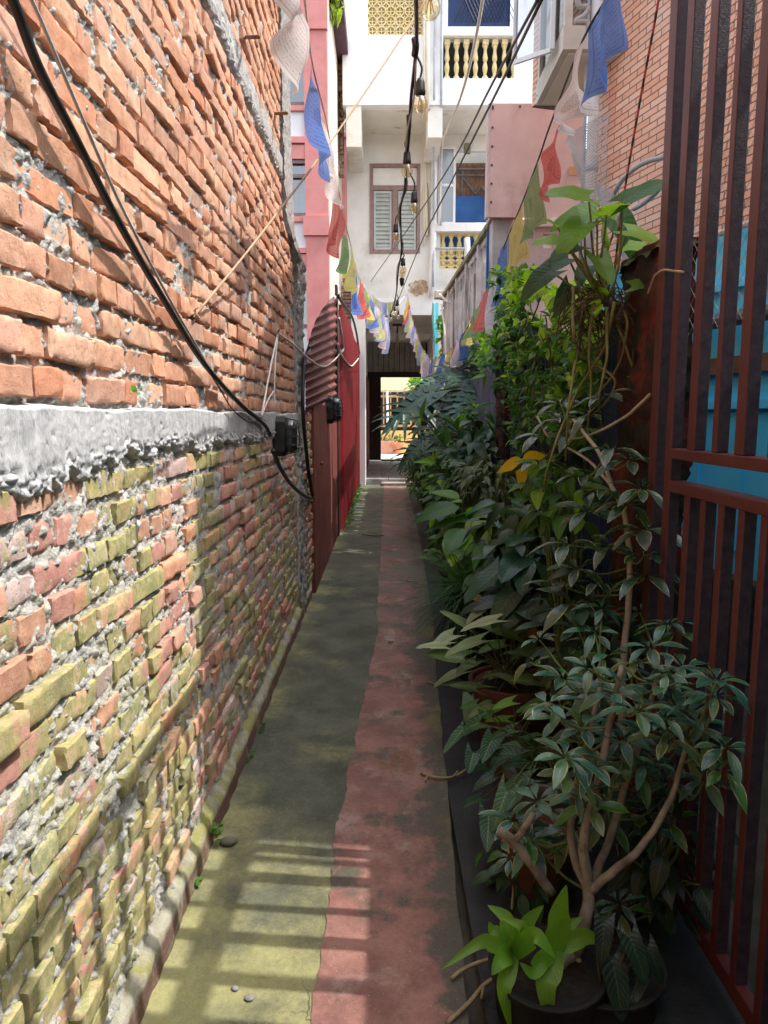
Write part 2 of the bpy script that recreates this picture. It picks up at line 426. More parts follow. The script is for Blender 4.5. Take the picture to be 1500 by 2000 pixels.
def brick_mat():
    t = NT('handmade_brick')
    c = t.attr('Col'); a = t.sep(t.attr('luv', True))
    c = t.mix(t.ramp(t.noise(30, 5, .65), .35, .75), c, t.mix(1.0, c, (.78,.70,.66), 'MULTIPLY'))
    c = t.mix(t.math('MULTIPLY', t.ramp(t.noise(140, 4, .7), .5, .7), .22), c, t.mix(1.0, c, (.5,.45,.42), 'MULTIPLY'))
    c = t.mix(t.math('MULTIPLY', t.ramp(t.noise(9, 5, .7), .55, .72), .4), c, (.66,.50,.40))
    pit = t.noise(110, 4, .7)
    c = t.mix(t.ramp(pit, .66, .75), c, (.09,.04,.025))
    g1 = t.mix(t.ramp(t.noise(7, 4, .6), .35, .65), (.38,.37,.135), (.23,.29,.115))
    g1 = t.mix(t.ramp(t.noise(45, 4, .7), .4, .72), g1, (.56,.48,.26))
    msk = t.ramp(t.math('ADD', t.math('MULTIPLY', a[0], 1.15), t.math('ADD', t.math('MULTIPLY', t.math('SUBTRACT', t.noise(60, 5, .7), .5), .8), t.math('MULTIPLY', t.math('SUBTRACT', t.noise(17, 4, .65), .5), 1.5))), .38, .80)
    c = t.mix(t.math('MULTIPLY', msk, .84), c, g1)
    wh = t.math('MULTIPLY', t.ramp(t.noise(16, 6, .75), .62, .72), t.ramp(a[2], .0, .1))
    c = t.mix(t.math('MULTIPLY', wh, .75), c, (.72,.70,.66))
    t.base(c); t.rough(.9); t.spec(.2)
    t.bump(t.math('ADD', t.math('ADD', t.noise(150, 6, .75), t.math('MULTIPLY', t.noise(45, 5, .7), 1.3)), t.math('MULTIPLY', t.ramp(pit, .6, .72), -.9)), .55, .0045)
    return t.m
def mortar_mat():
    t = NT('crumbly_mortar')
    z = t.sep(t.co())[2]
    c = t.mix(t.ramp(t.noise(40, 5, .7), .3, .7), (.42,.405,.375), (.68,.66,.62))
    lowm = t.math('MULTIPLY', t.ramp(z, 1.5, .9), t.ramp(t.noise(5, 5, .7), .4, .65))
    c = t.mix(t.math('MULTIPLY', lowm, .75), c, (.46,.44,.27))
    vo = t.n('TexVoronoi'); vo.inputs['Scale'].default_value = 130; t.l(t.co(), vo.inputs['Vector'])
    c = t.mix(t.ramp(vo.outputs['Distance'], .45, .8), c, (.44,.42,.39))
    t.base(c); t.rough(.95); t.spec(.1)
    t.bump(t.math('SUBTRACT', t.noise(150, 5, .75), t.math('MULTIPLY', vo.outputs['Distance'], .5)), .7, .007)
    return t.m
m_brick = brick_mat(); m_mortar = mortar_mat()
wall = thing('brick_wall', 'tall rough red brick wall with mossy lower courses along the left of the alley', 'wall', (WX, 3, 0))
V, F, C, uv = build_bricks(brick_rows(), .15, lambda z: 5.22 if z < 2.7 else 4.72, WX)
npmesh('brick_courses', V, F, m_brick, wall, col=C, uv=uv, sharp=33)
def mortar_sheet(y0, y1, z0, z1, ds):
    ny = int((y1-y0)/ds)+1; nz = int((z1-z0)/ds)+1
    Y, Z = np.meshgrid(np.linspace(y0,y1,ny), np.linspace(z0,z1,nz), indexing='ij')
    p = np.stack([np.full(ny*nz, WX), Y.ravel(), Z.ravel()], 1)
    lump = .7*np.maximum(0, fbm(p, 58, 3, 40)-.46)*.060
    p[:,0] += -.011+.005*(p[:,2] < 1.4)+(fbm(p, 9, 2, 33)-.5)*.014+lump+(fbm(p, 95, 3, 35)-.5)*.011
    p[:,2] += (vn(p, 60, 50)-.5)*.006
    return p, gridF(ny, nz)
VV=[]; FF=[]; n=0
for a in ((.5,2.3,.05,3.0,.0055), (2.3,5.25,.05,2.7,.014), (2.3,4.74,2.7,5.4,.014), (.1,2.3,3.0,5.4,.03), (.1,.5,.05,3.0,.03)):
    p, f = mortar_sheet(*a); VV.append(p); FF.append(f+n); n += len(p)
npmesh('mortar', np.concatenate(VV), np.concatenate(FF), m_mortar, wall)
# concrete bands with a ragged lower lip
m_band = pmat('cast_concrete', (.44,.44,.445), (.62,.615,.61), 16, .9, .7, 130, .006, (.34,.33,.32), 30, (.58,.72), spec=.15, stretch=(1,2.2,.5))
def band(z0, z1, y0, y1, prot, rag, off, ds=.006):
    ny = int((y1-y0)/ds); nz = 40
    T, Y = np.meshgrid(np.linspace(0,1,nz), np.linspace(y0,y1,ny), indexing='ij')
    T = T.ravel(); Y = Y.ravel(); q = np.stack([Y*0, Y, Y*0], 1)
    lo = z0-rag*.6+rag*1.4*(1-fbm(q, 6, 2, off))-np.maximum(0, fbm(q, 34, 4, off+4)-.42)*rag*1.8
    if rag > .03: lo -= .035*np.clip((1.62-Y)/.25, 0, 1)
    hi = z1+(fbm(q, 5, 3, off+2)-.5)*.03
    Z = lo+(hi-lo)*T
    p = np.stack([Y*0, Y, Z], 1)
    rough_ = np.clip((.36-T)/.2, 0, 1)
    x = prot*np.clip(np.minimum(T/.06, (1-T)/.05), 0, 1)**.5
    pit = np.maximum(0, vn(p, 70, off+9)-.80)*.05*(fbm(p, 7, 2, off+11) > .5)
    x = x+rough_*((fbm(p, 105, 3, off+5)-.42)*.040)+(fbm(p, 20, 3, off+8)-.5)*.006-rough_*.006-pit+(fbm(p, 110, 2, off+6)-.5)*.003
    p[:,0] = WX-.012+x
    return p, gridF(nz, ny)
p, f = band(1.405, 1.525, .1, 5.25, .034, .05, 60)
npmesh('concrete_band', p, f[:, ::-1], m_band, wall)
p, f = band(2.96, 3.10, .1, 4.73, .026, .03, 75, .015)
npmesh('concrete_band', p, f[:, ::-1], pmat('rough_concrete', (.36,.35,.335), (.56,.55,.53), 18, .95, .9, 70, .008, (.15,.14,.13), 6, (.5,.7), spec=.1), wall)
# plaster kerb at the foot
t = NT('mossy_plaster')
c = t.mix(t.ramp(t.noise(14, 6, .7), .3, .7), (.34,.31,.24), (.56,.53,.42))
c = t.mix(t.ramp(t.noise(5, 6, .7), .45, .62), c, (.36,.34,.12))
c = t.mix(t.math('MULTIPLY', t.ramp(t.sep(t.co())[2], .075, .05), t.ramp(t.noise(7, 5, .7), .3, .5)), c, (.20,.12,.095))
t.base(c); t.rough(.92); t.spec(.15); t.bump(t.noise(70, 6, .75), .9, .010); m_kerb = t.m
def kerb():
    prof = [(-.70,.17),(-.655,.125),(-.638,.10),(-.622,.088),(-.614,.076),(-.611,.045),(-.607,.0),(-.605,-.03)]
    ny = 420; Y = np.linspace(.1, 5.9, ny); P_=[]
    for (x, z) in prof:
        q = np.stack([np.full(ny, x), Y, np.full(ny, z)], 1)
        q[:,0] += (fbm(q, 12, 3, 80)-.5)*.03; q[:,2] += (fbm(q, 10, 3, 83)-.5)*(.045 if z > .03 else 0)
        P_.append(q)
    return np.concatenate(P_), gridF(len(prof), ny)
p, f = kerb(); npmesh('kerb', p, f[:, ::-1], m_kerb, wall)
# solid body behind the face
bd = MB().box((-1.0,-2.6,-.05),(WX-.045,4.7,5.3)).box((-1.0,4.7,-.05),(WX-.045,5.2,2.66)); bd.build('wall_body', pmat('plain_brickwork', (.36,.16,.10), (.46,.22,.14), 5, .9, .3), wall)
# rough column at the far end of the wall, with a short return of brick
colm = thing('concrete_column', 'rough grey concrete column closing the far end of the left brick wall', 'column', (WX, 5.45, 0))
def rough_col(y0, y1, x1, h):
    nz, ny = 420, 26
    Z, Y = np.meshgrid(np.linspace(0,h,nz), np.linspace(0,1,ny), indexing='ij'); Z=Z.ravel(); Y=Y.ravel()
    a = -.9; prof = Y
    kz = np.clip((Z-2.62)/.12, 0, 1); y0 = y0-.52*kz; y1 = y1-.56*kz
    yy = np.where(Y<.75, y0+(y1-y0)*Y/.75, y1); xx = np.where(Y<.75, x1, x1-(Y-.75)/.25*.35)
    p = np.stack([xx, yy, Z], 1)
    bulge = .02*np.exp(-((Z-2.55)/.25)**2)+.012*np.sin(Z*3)
    lip = (np.abs(Z-2.62)<.02)*.025
    k = (fbm(p, 26, 3, 90)-.5)
    p[:,0] += bulge*.5+lip*.5+k*.04*(Z<2.6)+k*.015+(fbm(p, 80, 2, 91)-.5)*.01
    p[:,1] += np.where(Y>=.75, k*.04+bulge+lip, (Y<.05)*k*.1)
    return p, gridF(nz, ny)
p, f = rough_col(5.2, 5.66, -.618, 5.3)
npmesh('column_shaft', p, f[:, ::-1], pmat('rough_column_concrete', (.32,.30,.285), (.52,.50,.47), 26, .95, 1.0, 70, .012, (.22,.205,.19), 12, (.55,.75), spec=.1), colm)
ret = thing('brick_pier', 'short narrow brick return between the grey column and the brown metal door', 'wall', (WX, 5.8, 0))
V, F, C, uv = build_bricks([r for r in brick_rows() if r[0] < 1.36]+[(1.39+.074*i,.057) for i in range(2)], 5.68, 6.06, WX+.03)
npmesh('brick_courses', V, F, m_brick, ret, col=C*.8, uv=uv)
MB().box((-1.0,5.64,-.05),(WX,6.05,1.55)).build('mortar', m_mortar, ret)
# ================================================================== things on and beyond the left wall
m_black = pmat('black_rubber', (.012,.012,.013), (.03,.03,.032), 30, .5, .15, 120, .001, spec=.5)
m_blackm = pmat('black_metal', (.012,.012,.014), (.035,.035,.035), 20, .45, .2, 80, .001, (.10,.06,.035), 9, (.62,.75), spec=.5)
m_greycable = pmat('grey_cable', (.42,.40,.37), (.56,.54,.5), 20, .55, .1, spec=.4)
m_cream = pmat('cream_wire', (.62,.56,.48), (.72,.66,.58), 20, .6, .1)
m_white_wire = pmat('white_wire', (.72,.70,.66), (.80,.78,.75), 20, .5, .1)
m_rope = pmat('tan_rope', (.38,.26,.16), (.52,.38,.25), 90, .85, .5, 200, .002)
def line(name, label, cat, pts, r, mat, k=6, group=None, n=8):
    o = MB().tube(smooth_path(pts, k), r, n).build(name, mat, smooth=True, base=pts[0])
    return props(o, label, cat, group)
LX = -.607
wallpts = lambda L, x=LX: [PX(a, b, x) for a, b in L]
line('power_cable', 'thick black cable sagging down the left brick wall to the near lamp', 'cable',
     [PX(-60,-190,LX+.005)]+wallpts([(25,0),(75,130),(150,275),(235,440),(330,602),(400,712),(470,790),(515,828),(528,850)], LX+.005), .0095, m_black, 8)
line('power_cable', 'thin grey cable running beside the thick black cable on the brick wall', 'cable',
     [PX(-40,-190,LX+.004)]+wallpts([(62,0),(135,170),(232,392),(318,560),(372,655),(440,765),(490,803),(520,822)], LX+.002), .0042, m_greycable, 8)
line('power_cable', 'short thin black wire looping off the thick cable near the wall lamp', 'cable',
     wallpts([(392,700),(430,760),(455,800),(490,826),(512,815)], LX+.006), .0028, m_black, 8)
line('power_cable', 'black cable hanging in a loop below the near wall lamp', 'cable',
     wallpts([(533,880),(548,915),(572,950),(598,970),(610,973)], -.585), .012, m_black, 8)
line('power_cable', 'black cable climbing the end of the brick wall beside the brown door', 'cable',
     [PX(a,b,-.585) for a,b in ((611,973),(603,925),(597,870),(592,810),(592,750),(596,700))]+[PX(a,b,-.60) for a,b in ((606,672),(622,630),(640,595),(655,579),(662,576))], .014, m_black, 8)
# wires hanging from a nail
line('hanging_wire', 'pair of white wires hanging from a nail above the near wall lamp, left strand', 'wire', wallpts([(543,648),(528,720),(511,812)], LX+.006), .0048, m_white_wire)
line('hanging_wire', 'white wire with black tape hanging straight down to the near wall lamp', 'wire', wallpts([(543,648),(537,720),(536,800)], LX+.01), .0042, m_white_wire)
line('hanging_wire', 'short slanting white wire tied between the two hanging wires', 'wire', wallpts([(535,764),(524,780),(511,812)], LX+.008), .004, m_white_wire)
MB().tube(wallpts([(538,748),(537,768)], LX+.011), .007).build('tape', m_black, bpy.data.objects['hanging_wire.001'])
line('nail', 'bent rusty nail holding the white wires in the brick wall', 'nail', [PX(543,649,WX-.03), PX(543,648,LX+.015), PX(548,640,LX+.02)], .004, m_blackm)
line('rusty_bar', 'upper rusty rod stub sticking out high in the left brick wall', 'rod', [PX(470,73,WX-.03), PX(505,72,WX+.12)], .008, pmat('rust', (.10,.045,.03), (.2,.09,.05), 30, .9, .4), group=None)
line('rusty_bar', 'lower rusty rod stub sticking out of the wall below the upper rod', 'rod', [PX(530,222,WX-.03), PX(560,221,WX+.10)], .009, bpy.data.materials['rust'])
props(MB().box((-2.5,-3.6,-.05),(6.5,-3.2,8.5)).build('rear_sky_blocker', pmat('grey_render', (.35,.34,.32), (.45,.44,.42), 2, .9, .2), base=(0,-3.4,0)), 'plain grey rendered block added behind the viewer to cut the sky light', 'building')  # unseen block added behind the camera to darken the near path
# bulkhead lamps
m_lampglass = NT('smoky_lamp_glass'); m_lampglass.base((.035,.04,.045)); m_lampglass.rough(.12); m_lampglass.spec(.8); m_lampglass.bump(m_lampglass.noise(25,3), .25, .004); m_lampglass = m_lampglass.m
def bulkhead(label, c, s, nx):
    t = thing('bulkhead_lamp', label, 'lamp', c)
    M_ = Matrix.Translation(c) @ Matrix.Diagonal((s,s,s,1))
    def rbox(mb, x0, x1, hy, hz, ch0, ch1):
        def ring(x, hy, hz, ch): return [M_ @ Vector((x,a,b)) for a,b in ((-hy+ch,-hz),(hy-ch,-hz),(hy,-hz+ch),(hy,hz-ch),(hy-ch,hz),(-hy+ch,hz),(-hy,hz-ch),(-hy,-hz+ch))]
        return ring(x0, hy, hz, ch0)
    def rings(mb, L):
        n = len(mb.v); vs=[]; 
        for (x,hy,hz,ch) in L:
            vs += [M_ @ Vector((x,a,b)) for a,b in ((-hy+ch,-hz),(hy-ch,-hz),(hy,-hz+ch),(hy,hz-ch),(hy-ch,hz),(-hy+ch,hz),(-hy,hz-ch),(-hy,-hz+ch))]
        fs=[]
        for k in range(len(L)-1):
            for j in range(8): fs.append((k*8+j, k*8+(j+1)%8, (k+1)*8+(j+1)%8, (k+1)*8+j))
        fs.append(tuple((len(L)-1)*8+j for j in range(8))); fs.append(tuple(range(8))[::-1]); mb.add(vs, fs)
    b = MB(); rings(b, [(-.03,.07,.115,.03),(.02,.07,.115,.03),(.035,.062,.107,.03)]); b.build('base', m_blackm, t, bevel=.004)
    g = MB(); rings(g, [(.033,.052,.096,.028),(.075,.050,.092,.028),(.098,.036,.076,.022)]); g.build('glass_cover', m_lampglass, t, bevel=.006, smooth=True)
    k = MB()
    for z in (-.05,0,.05): k.tube([M_ @ Vector(p) for p in ((.03,-.06,z),(.10,-.052,z),(.112,0,z),(.10,.052,z),(.03,.06,z))], .0035*s, 6)
    k.tube([M_ @ Vector(p) for p in ((.03,0,-.105),(.10,0,-.088),(.112,0,0),(.10,0,.088),(.03,0,.105))], .0035*s, 6)
    k.build('guard', m_blackm, t, smooth=True)
    return t
bulkhead('black bulkhead lamp with smoky glass on the concrete band of the brick wall', PX(548,852,-.60), 1.0, 1)
bulkhead('small black caged lamp under the curled roofing sheet on the brown door', PX(643,800,-.565), 1.25, 1)
# brown door leaf, curled corrugated sheet, dark red corrugated fence
m_brown = pmat('brown_painted_metal', (.20,.045,.034), (.27,.07,.05), 9, .6, .3, 40, .003, (.11,.032,.028), 3, (.45,.68), spec=.45, stretch=(1,1,.35))
m_redsh = pmat('dark_red_sheet', (.22,.016,.022), (.29,.024,.03), 7, .42, .15, 50, .002, (.16,.014,.018), 2.2, (.5,.7), spec=.5)
m_pinkrust = pmat('faded_red_sheet', (.17,.052,.046), (.25,.085,.072), 8, .6, .3, 60, .002, (.17,.06,.05), 3, (.5,.7), spec=.4)
door = thing('metal_door', 'flat rust brown metal door leaf beside the end of the brick wall', 'door', (-.59,7.5,0))
MB().box((-.62,6.02,.0),(-.585,9.15,1.62)).build('door_panel', m_brown, door, bevel=.004)
MB().box((-.60,9.0,0),(-.57,9.2,3.1)).build('door_frame', m_blackm, door, bevel=.004)
MB().lathe([(.0,0),(.02,.002),(.02,.02),(.0,.03)], 12, Matrix.Translation((-.585,6.6,1.08)) @ Matrix.Rotation(PI/2,4,'Y')).build('door_knob', m_brown, door, smooth=True)
def curled():
    nu, nv = 50, 70
    S, T = np.meshgrid(np.linspace(0,1,nu), np.linspace(0,1,nv), indexing='ij'); S=S.ravel(); T=T.ravel()
    px = 597+61*S; lo = 809-38*S; hi = np.interp(S, [0,.12,.3,.5,.7,.88,1], [698,662,630,607,592,582,579])
    py = lo+(hi-lo)*T
    out=[]
    for a,b,s_,t_ in zip(px,py,S,T):
        ph = (1-t_)*(7.2*s_+ (1-s_)*7.2)
        wv = math.sin(2*PI*(b+ (a-597)*.45)/16.5)*.035
        bow = .10*math.sin(PI*s_)
        out.append(PX(a, b, -.60+wv*.6*(1-.3*t_)+bow*.25+.02*t_))
    return np.array([tuple(v) for v in out]), gridF(nu, nv)
p, f = curled()
o = npmesh('roofing_sheet', p, f, m_pinkrust, base=(-.6,7.5,1.6)); m_ = o.modifiers.new('solid','SOLIDIFY'); m_.thickness = .004
props(o, 'faded red corrugated roofing sheet bent into a curl above the brown door', 'roofing sheet')
line('plastic_pipe', 'pale grey plastic pipe arched over the edge of the curled roofing sheet', 'pipe', [PX(a,b,-.60) for a,b in ((596,720),(600,690),(612,655),(630,618),(645,594),(654,580))], .022, pmat('pale_pipe',(.42,.46,.52),(.55,.58,.62),12,.4,.05))
line('power_cable', 'black cable drooping from the curled sheet across the dark red fence', 'cable', [PX(a,b,-.53) for a,b in ((659,576),(672,596),(688,620),(697,655),(702,690),(708,702))], .02, m_black)
line('power_cable', 'thin tan cable hanging slack between the brick wall and the red fence', 'cable', [PX(545,652,-.59), PX(575,674,-.57), PX(600,698,-.55), PX(630,716,-.53), PX(650,706,-.53), PX(665,690,-.53)], .007, m_cream)
line('power_cable', 'thin tan cable hanging slack along the dark red fence', 'cable', [PX(a,b,-.52) for a,b in ((665,690),(675,705),(686,715),(694,708),(700,700))], .011, m_cream)
line('plastic_pipe', 'short grey pipe bent down on the top of the dark red fence', 'pipe', [PX(a,b,-.53) for a,b in ((662,622),(668,660),(670,683),(664,686),(660,672))], .016, bpy.data.materials['pale_pipe'])
fence = thing('corrugated_fence', 'dark red ribbed sheet metal fence along the left of the alley', 'fence', (-.57,12,0))
def ribbed(x0, y0, y1, z0, z1, pitch, amp, axis='y', flat=.55, ztop=None):
    ys = []; y = y0
    while y < y1:
        ys += [(y,0),(y+pitch*flat,0),(y+pitch*(flat+.12),amp),(y+pitch*(flat+.33),amp),(y+pitch*(flat+.45),0)]; y += pitch
    v=[]; f=[]
    for (a, d) in ys:
        zt = z1 if ztop is None else ztop(a)
        v += [(x0+d,a,z0),(x0+d,a,zt)] if axis == 'y' else [(a,x0-d,z0),(a,x0-d,zt)]
    for i in range(len(ys)-1): f.append((2*i,2*i+2,2*i+3,2*i+1))
    mb = MB(); mb.add(v, f); return mb
for i in range(4):
    y0 = 9.35+i*1.55
    o = ribbed(-.575+.004*(i%2), y0, y0+1.6, .02, 2.9, .17, .045, ztop=lambda a: 2.93-.02*math.sin(a*2)).build('sheet', m_redsh, fence)
MB().box((-.62,9.28,0),(-.575,9.34,2.85)).build('post', m_blackm, fence); MB().box((-.62,15.5,0),(-.58,15.56,2.85)).build('post', m_blackm, fence)
# ================================================================== buildings at the end of the alley
def rect(a, b, c, d, Y):
    p = P(a, b, Y); q = P(c, d, Y); return (min(p.x,q.x), max(p.x,q.x), min(p.z,q.z), max(p.z,q.z))
def bx(mb, r, y0, y1): mb.box((r[0],y0,r[2]), (r[1],y1,r[3])); return mb
m_white = pmat('white_render', (.80,.80,.80), (.86,.86,.86), 3, .9, .25, 50, .004, (.64,.63,.61), .9, (.55,.72), spec=.15, drip=True)
m_creamw = pmat('aged_cream_render', (.72,.70,.65), (.82,.805,.77), 2.2, .9, .3, 40, .005, (.55,.52,.46), .8, (.52,.72), spec=.15)
m_soffit = pmat('cream_soffit', (.74,.71,.63), (.82,.79,.72), 2.5, .9, .3, 30, .006, (.46,.40,.33), 2.0, (.62,.72), spec=.1)
m_yel = pmat('yellow_cast_concrete', (.66,.53,.25), (.76,.64,.36), 8, .8, .2, 60, .003, (.70,.64,.5), 3, (.5,.7), spec=.2)
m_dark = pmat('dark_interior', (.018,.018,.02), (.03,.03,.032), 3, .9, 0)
m_frame = pmat('brown_window_paint', (.24,.155,.14), (.31,.21,.19), 12, .6, .2)
m_wframe = pmat('white_frame_paint', (.74,.74,.75), (.82,.82,.82), 8, .45, .1, spec=.4)
m_louv = pmat('pale_green_louvre', (.42,.45,.43), (.52,.55,.53), 6, .5, .1)
m_blueg = pmat('blue_tinted_glass', (.006,.022,.085), (.012,.05,.17), 1.2, .12, 0, spec=.35)
m_blueb = pmat('blue_board', (.018,.10,.33), (.03,.15,.42), 3, .5, .1, stain=(.10,.2,.42), sscale=5, sthr=(.62,.8))
m_pane = glassmat('clear_pane', (.72,.76,.78), .35)
YF, YB = 16.5, 15.0
wb = thing('apartment_building', 'tall white rendered house with balconies closing the end of the alley', 'building', (1.5, YF, 0))
ZB = P(770, 206, YB).z           # underside of the projecting storey
ZL = P(770, 611, YF).z           # underside of the facade over the passage
# upper projecting storey
jal = rect(718,-80,826,68,YB); bal = rect(866,-150,1004,153,YB)
top = P(750,-170,YB).z
xl, xr = P(669,150,YB).x, P(1060,150,YB).x
mb = MB(); slab(mb, xl, xr, ZB, top, YB, YB+.22, [jal, bal])
mb.build('upper_wall', m_white, wb)
mb = MB().box((xl,YB+.22,ZB),(xl+.2,24,top)).box((xr-.2,YB+.22,ZB),(xr,22,top)); mb.build('side_wall', m_white, wb)
# ragged brick edge on the left
rb = MB(); z = ZB-1.2
while z < top:
    e = R.uniform(.03,.10)+.13*max(0, math.exp(-((z-P(664,120,YB).z)/.35)**2))
    rb.box((xl-e, YB+.25+R.uniform(-.06,.06), z), (xl-.004, YB+.5, z+.062)); z += .078
rb.build('exposed_brick_edge', pmat('old_brick', (.22,.12,.08), (.4,.25,.17), 20, .95, .5, 60, .006, (.12,.11,.09), 5, (.45,.7)), wb)
mb = MB().box((xl+.012,YB-.035,ZB),(xr-.02,YB-.002,ZB+.11)).box((xl+.012,YB-.02,ZB+.115),(xr-.02,YB-.001,ZB+.135)); mb.build('string_course', m_white, wb)
mb = MB(); bx(mb, (xl+.02, xr-.02, ZB+.004, ZB+.15), YB+.23, YF-.01); mb.build('soffit', m_soffit, wb)
for (a,b,c,d) in ((676,218,706,286),(836,210,864,268)):
    r = rect(a,b,c,d,YB); bx(MB(), (r[0],r[1],r[2],ZB), YB+.01, YF).build('beam', m_creamw, wb)
# pierced screen: rings and crosses
sc_ = MB(); nx = 6; wdt = (jal[1]-jal[0])/nx; nz = int((jal[3]-jal[2])/wdt)+1
def ringmb(mb, cx, cz, r, t, y0, y1, n=20):
    v=[]; f=[]
    for j in range(n):
        a=2*PI*j/n
        for rr in (r-t, r+t):
            for y in (y0,y1): v.append((cx+rr*math.cos(a), y, cz+rr*math.sin(a)))
    for j in range(n):
        a=4*j; b=4*((j+1)%n); f += [(a,a+2,b+2,b),(a+1,b+1,b+3,a+3),(a+2,a+3,b+3,b+2),(a,b,b+1,a+1)]
    mb.add(v,f)
for i in range(nx):
    for j in range(nz):
        cx = jal[0]+wdt*(i+.5); cz = jal[2]+wdt*(j+.5)
        ringmb(sc_, cx, cz, wdt*.46, wdt*.07, YB+.03, YB+.13)
        sc_.box((cx-wdt*.06, YB+.045, cz-wdt*.5),(cx+wdt*.06, YB+.12, cz+wdt*.5)); sc_.box((cx-wdt*.5, YB+.048, cz-wdt*.06),(cx+wdt*.5, YB+.117, cz+wdt*.06))
        sc_.box((cx-wdt*.5-.012, YB+.05, cz-wdt*.5),(cx-wdt*.5+.012, YB+.115, cz+wdt*.5))
sc_.build('pierced_screen', m_yel, wb)
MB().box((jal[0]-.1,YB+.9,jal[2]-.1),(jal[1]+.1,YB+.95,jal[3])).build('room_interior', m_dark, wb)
# balustrade of turned balusters
def baluster_mesh(h):
    k = h
    pr = [(.055,0),(.055,.10),(.036,.12),(.03,.16),(.044,.24),(.052,.32),(.036,.42),(.028,.46),(.044,.50),(.050,.56),(.034,.68),(.030,.76),(.046,.82),(.052,.86)]
    mb = MB().lathe([(r, z*k) for r, z in pr], 12); mb.box((-.056,-.056,.862*k),(.056,.056,k)); mb.box((-.058,-.058,-.002),(.058,.058,.06*k)); return mb
bz0, bz1 = bal[2]+.004, P(900,72,YB).z
first = None
nb = 9; 
for i in range(nb):
    cx = P(874,120,YB).x+(P(1024,120,YB).x-P(874,120,YB).x)*i/(nb-1)
    if first is None:
        first = baluster_mesh(bz1-bz0).build('baluster', m_yel, None, bevel=.003)
        o = first
    else:
        o = first.copy(); COL.objects.link(o)
    o.parent = wb; o.location = Vector((cx, YB+.12, bz0))-wb.location
r = rect(864,53,1006,71,YB); bx(MB(), r, YB-.03, YB+.24).build('handrail', m_wframe, wb, bevel=.01)
r = rect(866,-160,1004,53,YB)
g = bx(MB(), (r[0],r[1],r[2],r[3]), YB+.5, YB+.53).build('window_pane', m_blueg, wb, 'dark blue tinted balcony window')
gm_ = MB(); r2 = rect(930,-160,990,40,YB+.45); n_=9
for i in range(n_+4):
    x = r2[0]+(r2[1]-r2[0])*i/n_
    gm_.tube([(x, YB+.46, r2[2]),(x-.5, YB+.46, r2[2]+1.0)], .006, 5); gm_.tube([(x-.4, YB+.465, r2[2]),(x+.1, YB+.465, r2[2]+1.0)], .006, 5)
gm_.build('window_grille', m_blackm, g)
mb = MB(); r3 = rect(866,-160,878,53,YB); bx(mb, r3, YB+.4, YB+.49); r3 = rect(866,48,1004,56,YB); bx(mb, r3, YB+.4, YB+.492); mb.build('window_frame', m_wframe, g)
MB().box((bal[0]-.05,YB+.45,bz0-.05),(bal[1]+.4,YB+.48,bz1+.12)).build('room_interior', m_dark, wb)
MB().box((bal[0]-.05,YB+.22,bz0-.1),(bal[1]+.4,YB+1.0,bz0-.03)).build('balcony_floor', m_soffit, wb)
# main wall below, left bay with the louvred window
win = rect(722,320,820,495,YF); rw = rect(868,290,956,441,YF); lb = rect(858,456,953,526,YF)
zt = ZB+.003
xl2, xr2 = P(678,400,YF).x, P(1100,400,YF).x
mb = MB(); slab(mb, xl2, xr2, ZL, zt+.2, YF, YF+.25, [win, rw, lb]); mb.build('lower_wall', m_creamw, wb)
MB().box((xl2+.02,YF-.03,ZL-.05),(P(846,600,YF).x,YF-.002,P(770,583,YF).z)).build('lintel_beam', m_white, wb)
f_ = MB(); fw = .075
w_ = win
def frame(mb, r, t, y0, y1):
    mb.box((r[0],y0,r[2]),(r[0]+t,y1,r[3])).box((r[1]-t,y0,r[2]),(r[1],y1,r[3])).box((r[0]+t,y0,r[2]),(r[1]-t,y1,r[2]+t)).box((r[0]+t,y0,r[3]-t),(r[1]-t,y1,r[3])); return mb
window = frame(MB(), w_, fw, YF-.03, YF+.12)
ztr = P(770,367,YF).z; xm = (w_[0]+w_[1])/2
window.box((w_[0]+fw,YF-.02,ztr-.05),(w_[1]-fw,YF+.1,ztr+.05)).box((xm-.06,YF-.025,w_[2]+fw),(xm+.06,YF+.1,ztr-.05))
window = window.build('window_frame', m_frame, wb, 'brown window frame with louvred shutters', bevel=.006)
MB().box((w_[0]+fw,YF+.03,ztr+.05),(w_[1]-fw,YF+.06,w_[3]-fw)).build('transom_panel', m_creamw, window)
for a, b in ((w_[0]+fw, xm-.06), (xm+.06, w_[1]-fw)):
    s_ = MB(); frame(s_, (a+.01,b-.01,w_[2]+fw+.01,ztr-.06), .05, YF+.01, YF+.06); z = w_[2]+fw+.07
    while z < ztr-.13:
        s_.add([(a+.06,YF+.012,z),(b-.06,YF+.012,z),(b-.06,YF+.055,z+.075),(a+.06,YF+.055,z+.075)], [(0,1,2,3)])
        s_.add([(a+.06,YF+.055,z+.075),(b-.06,YF+.055,z+.075),(b-.06,YF+.012,z+.088),(a+.06,YF+.012,z+.088)], [(0,1,2,3)]); z += .088
    s_.build('shutter', m_louv, window)
MB().box((w_[0],YF+.14,w_[2]),(w_[1],YF+.16,w_[3])).build('room_interior', m_dark, wb)
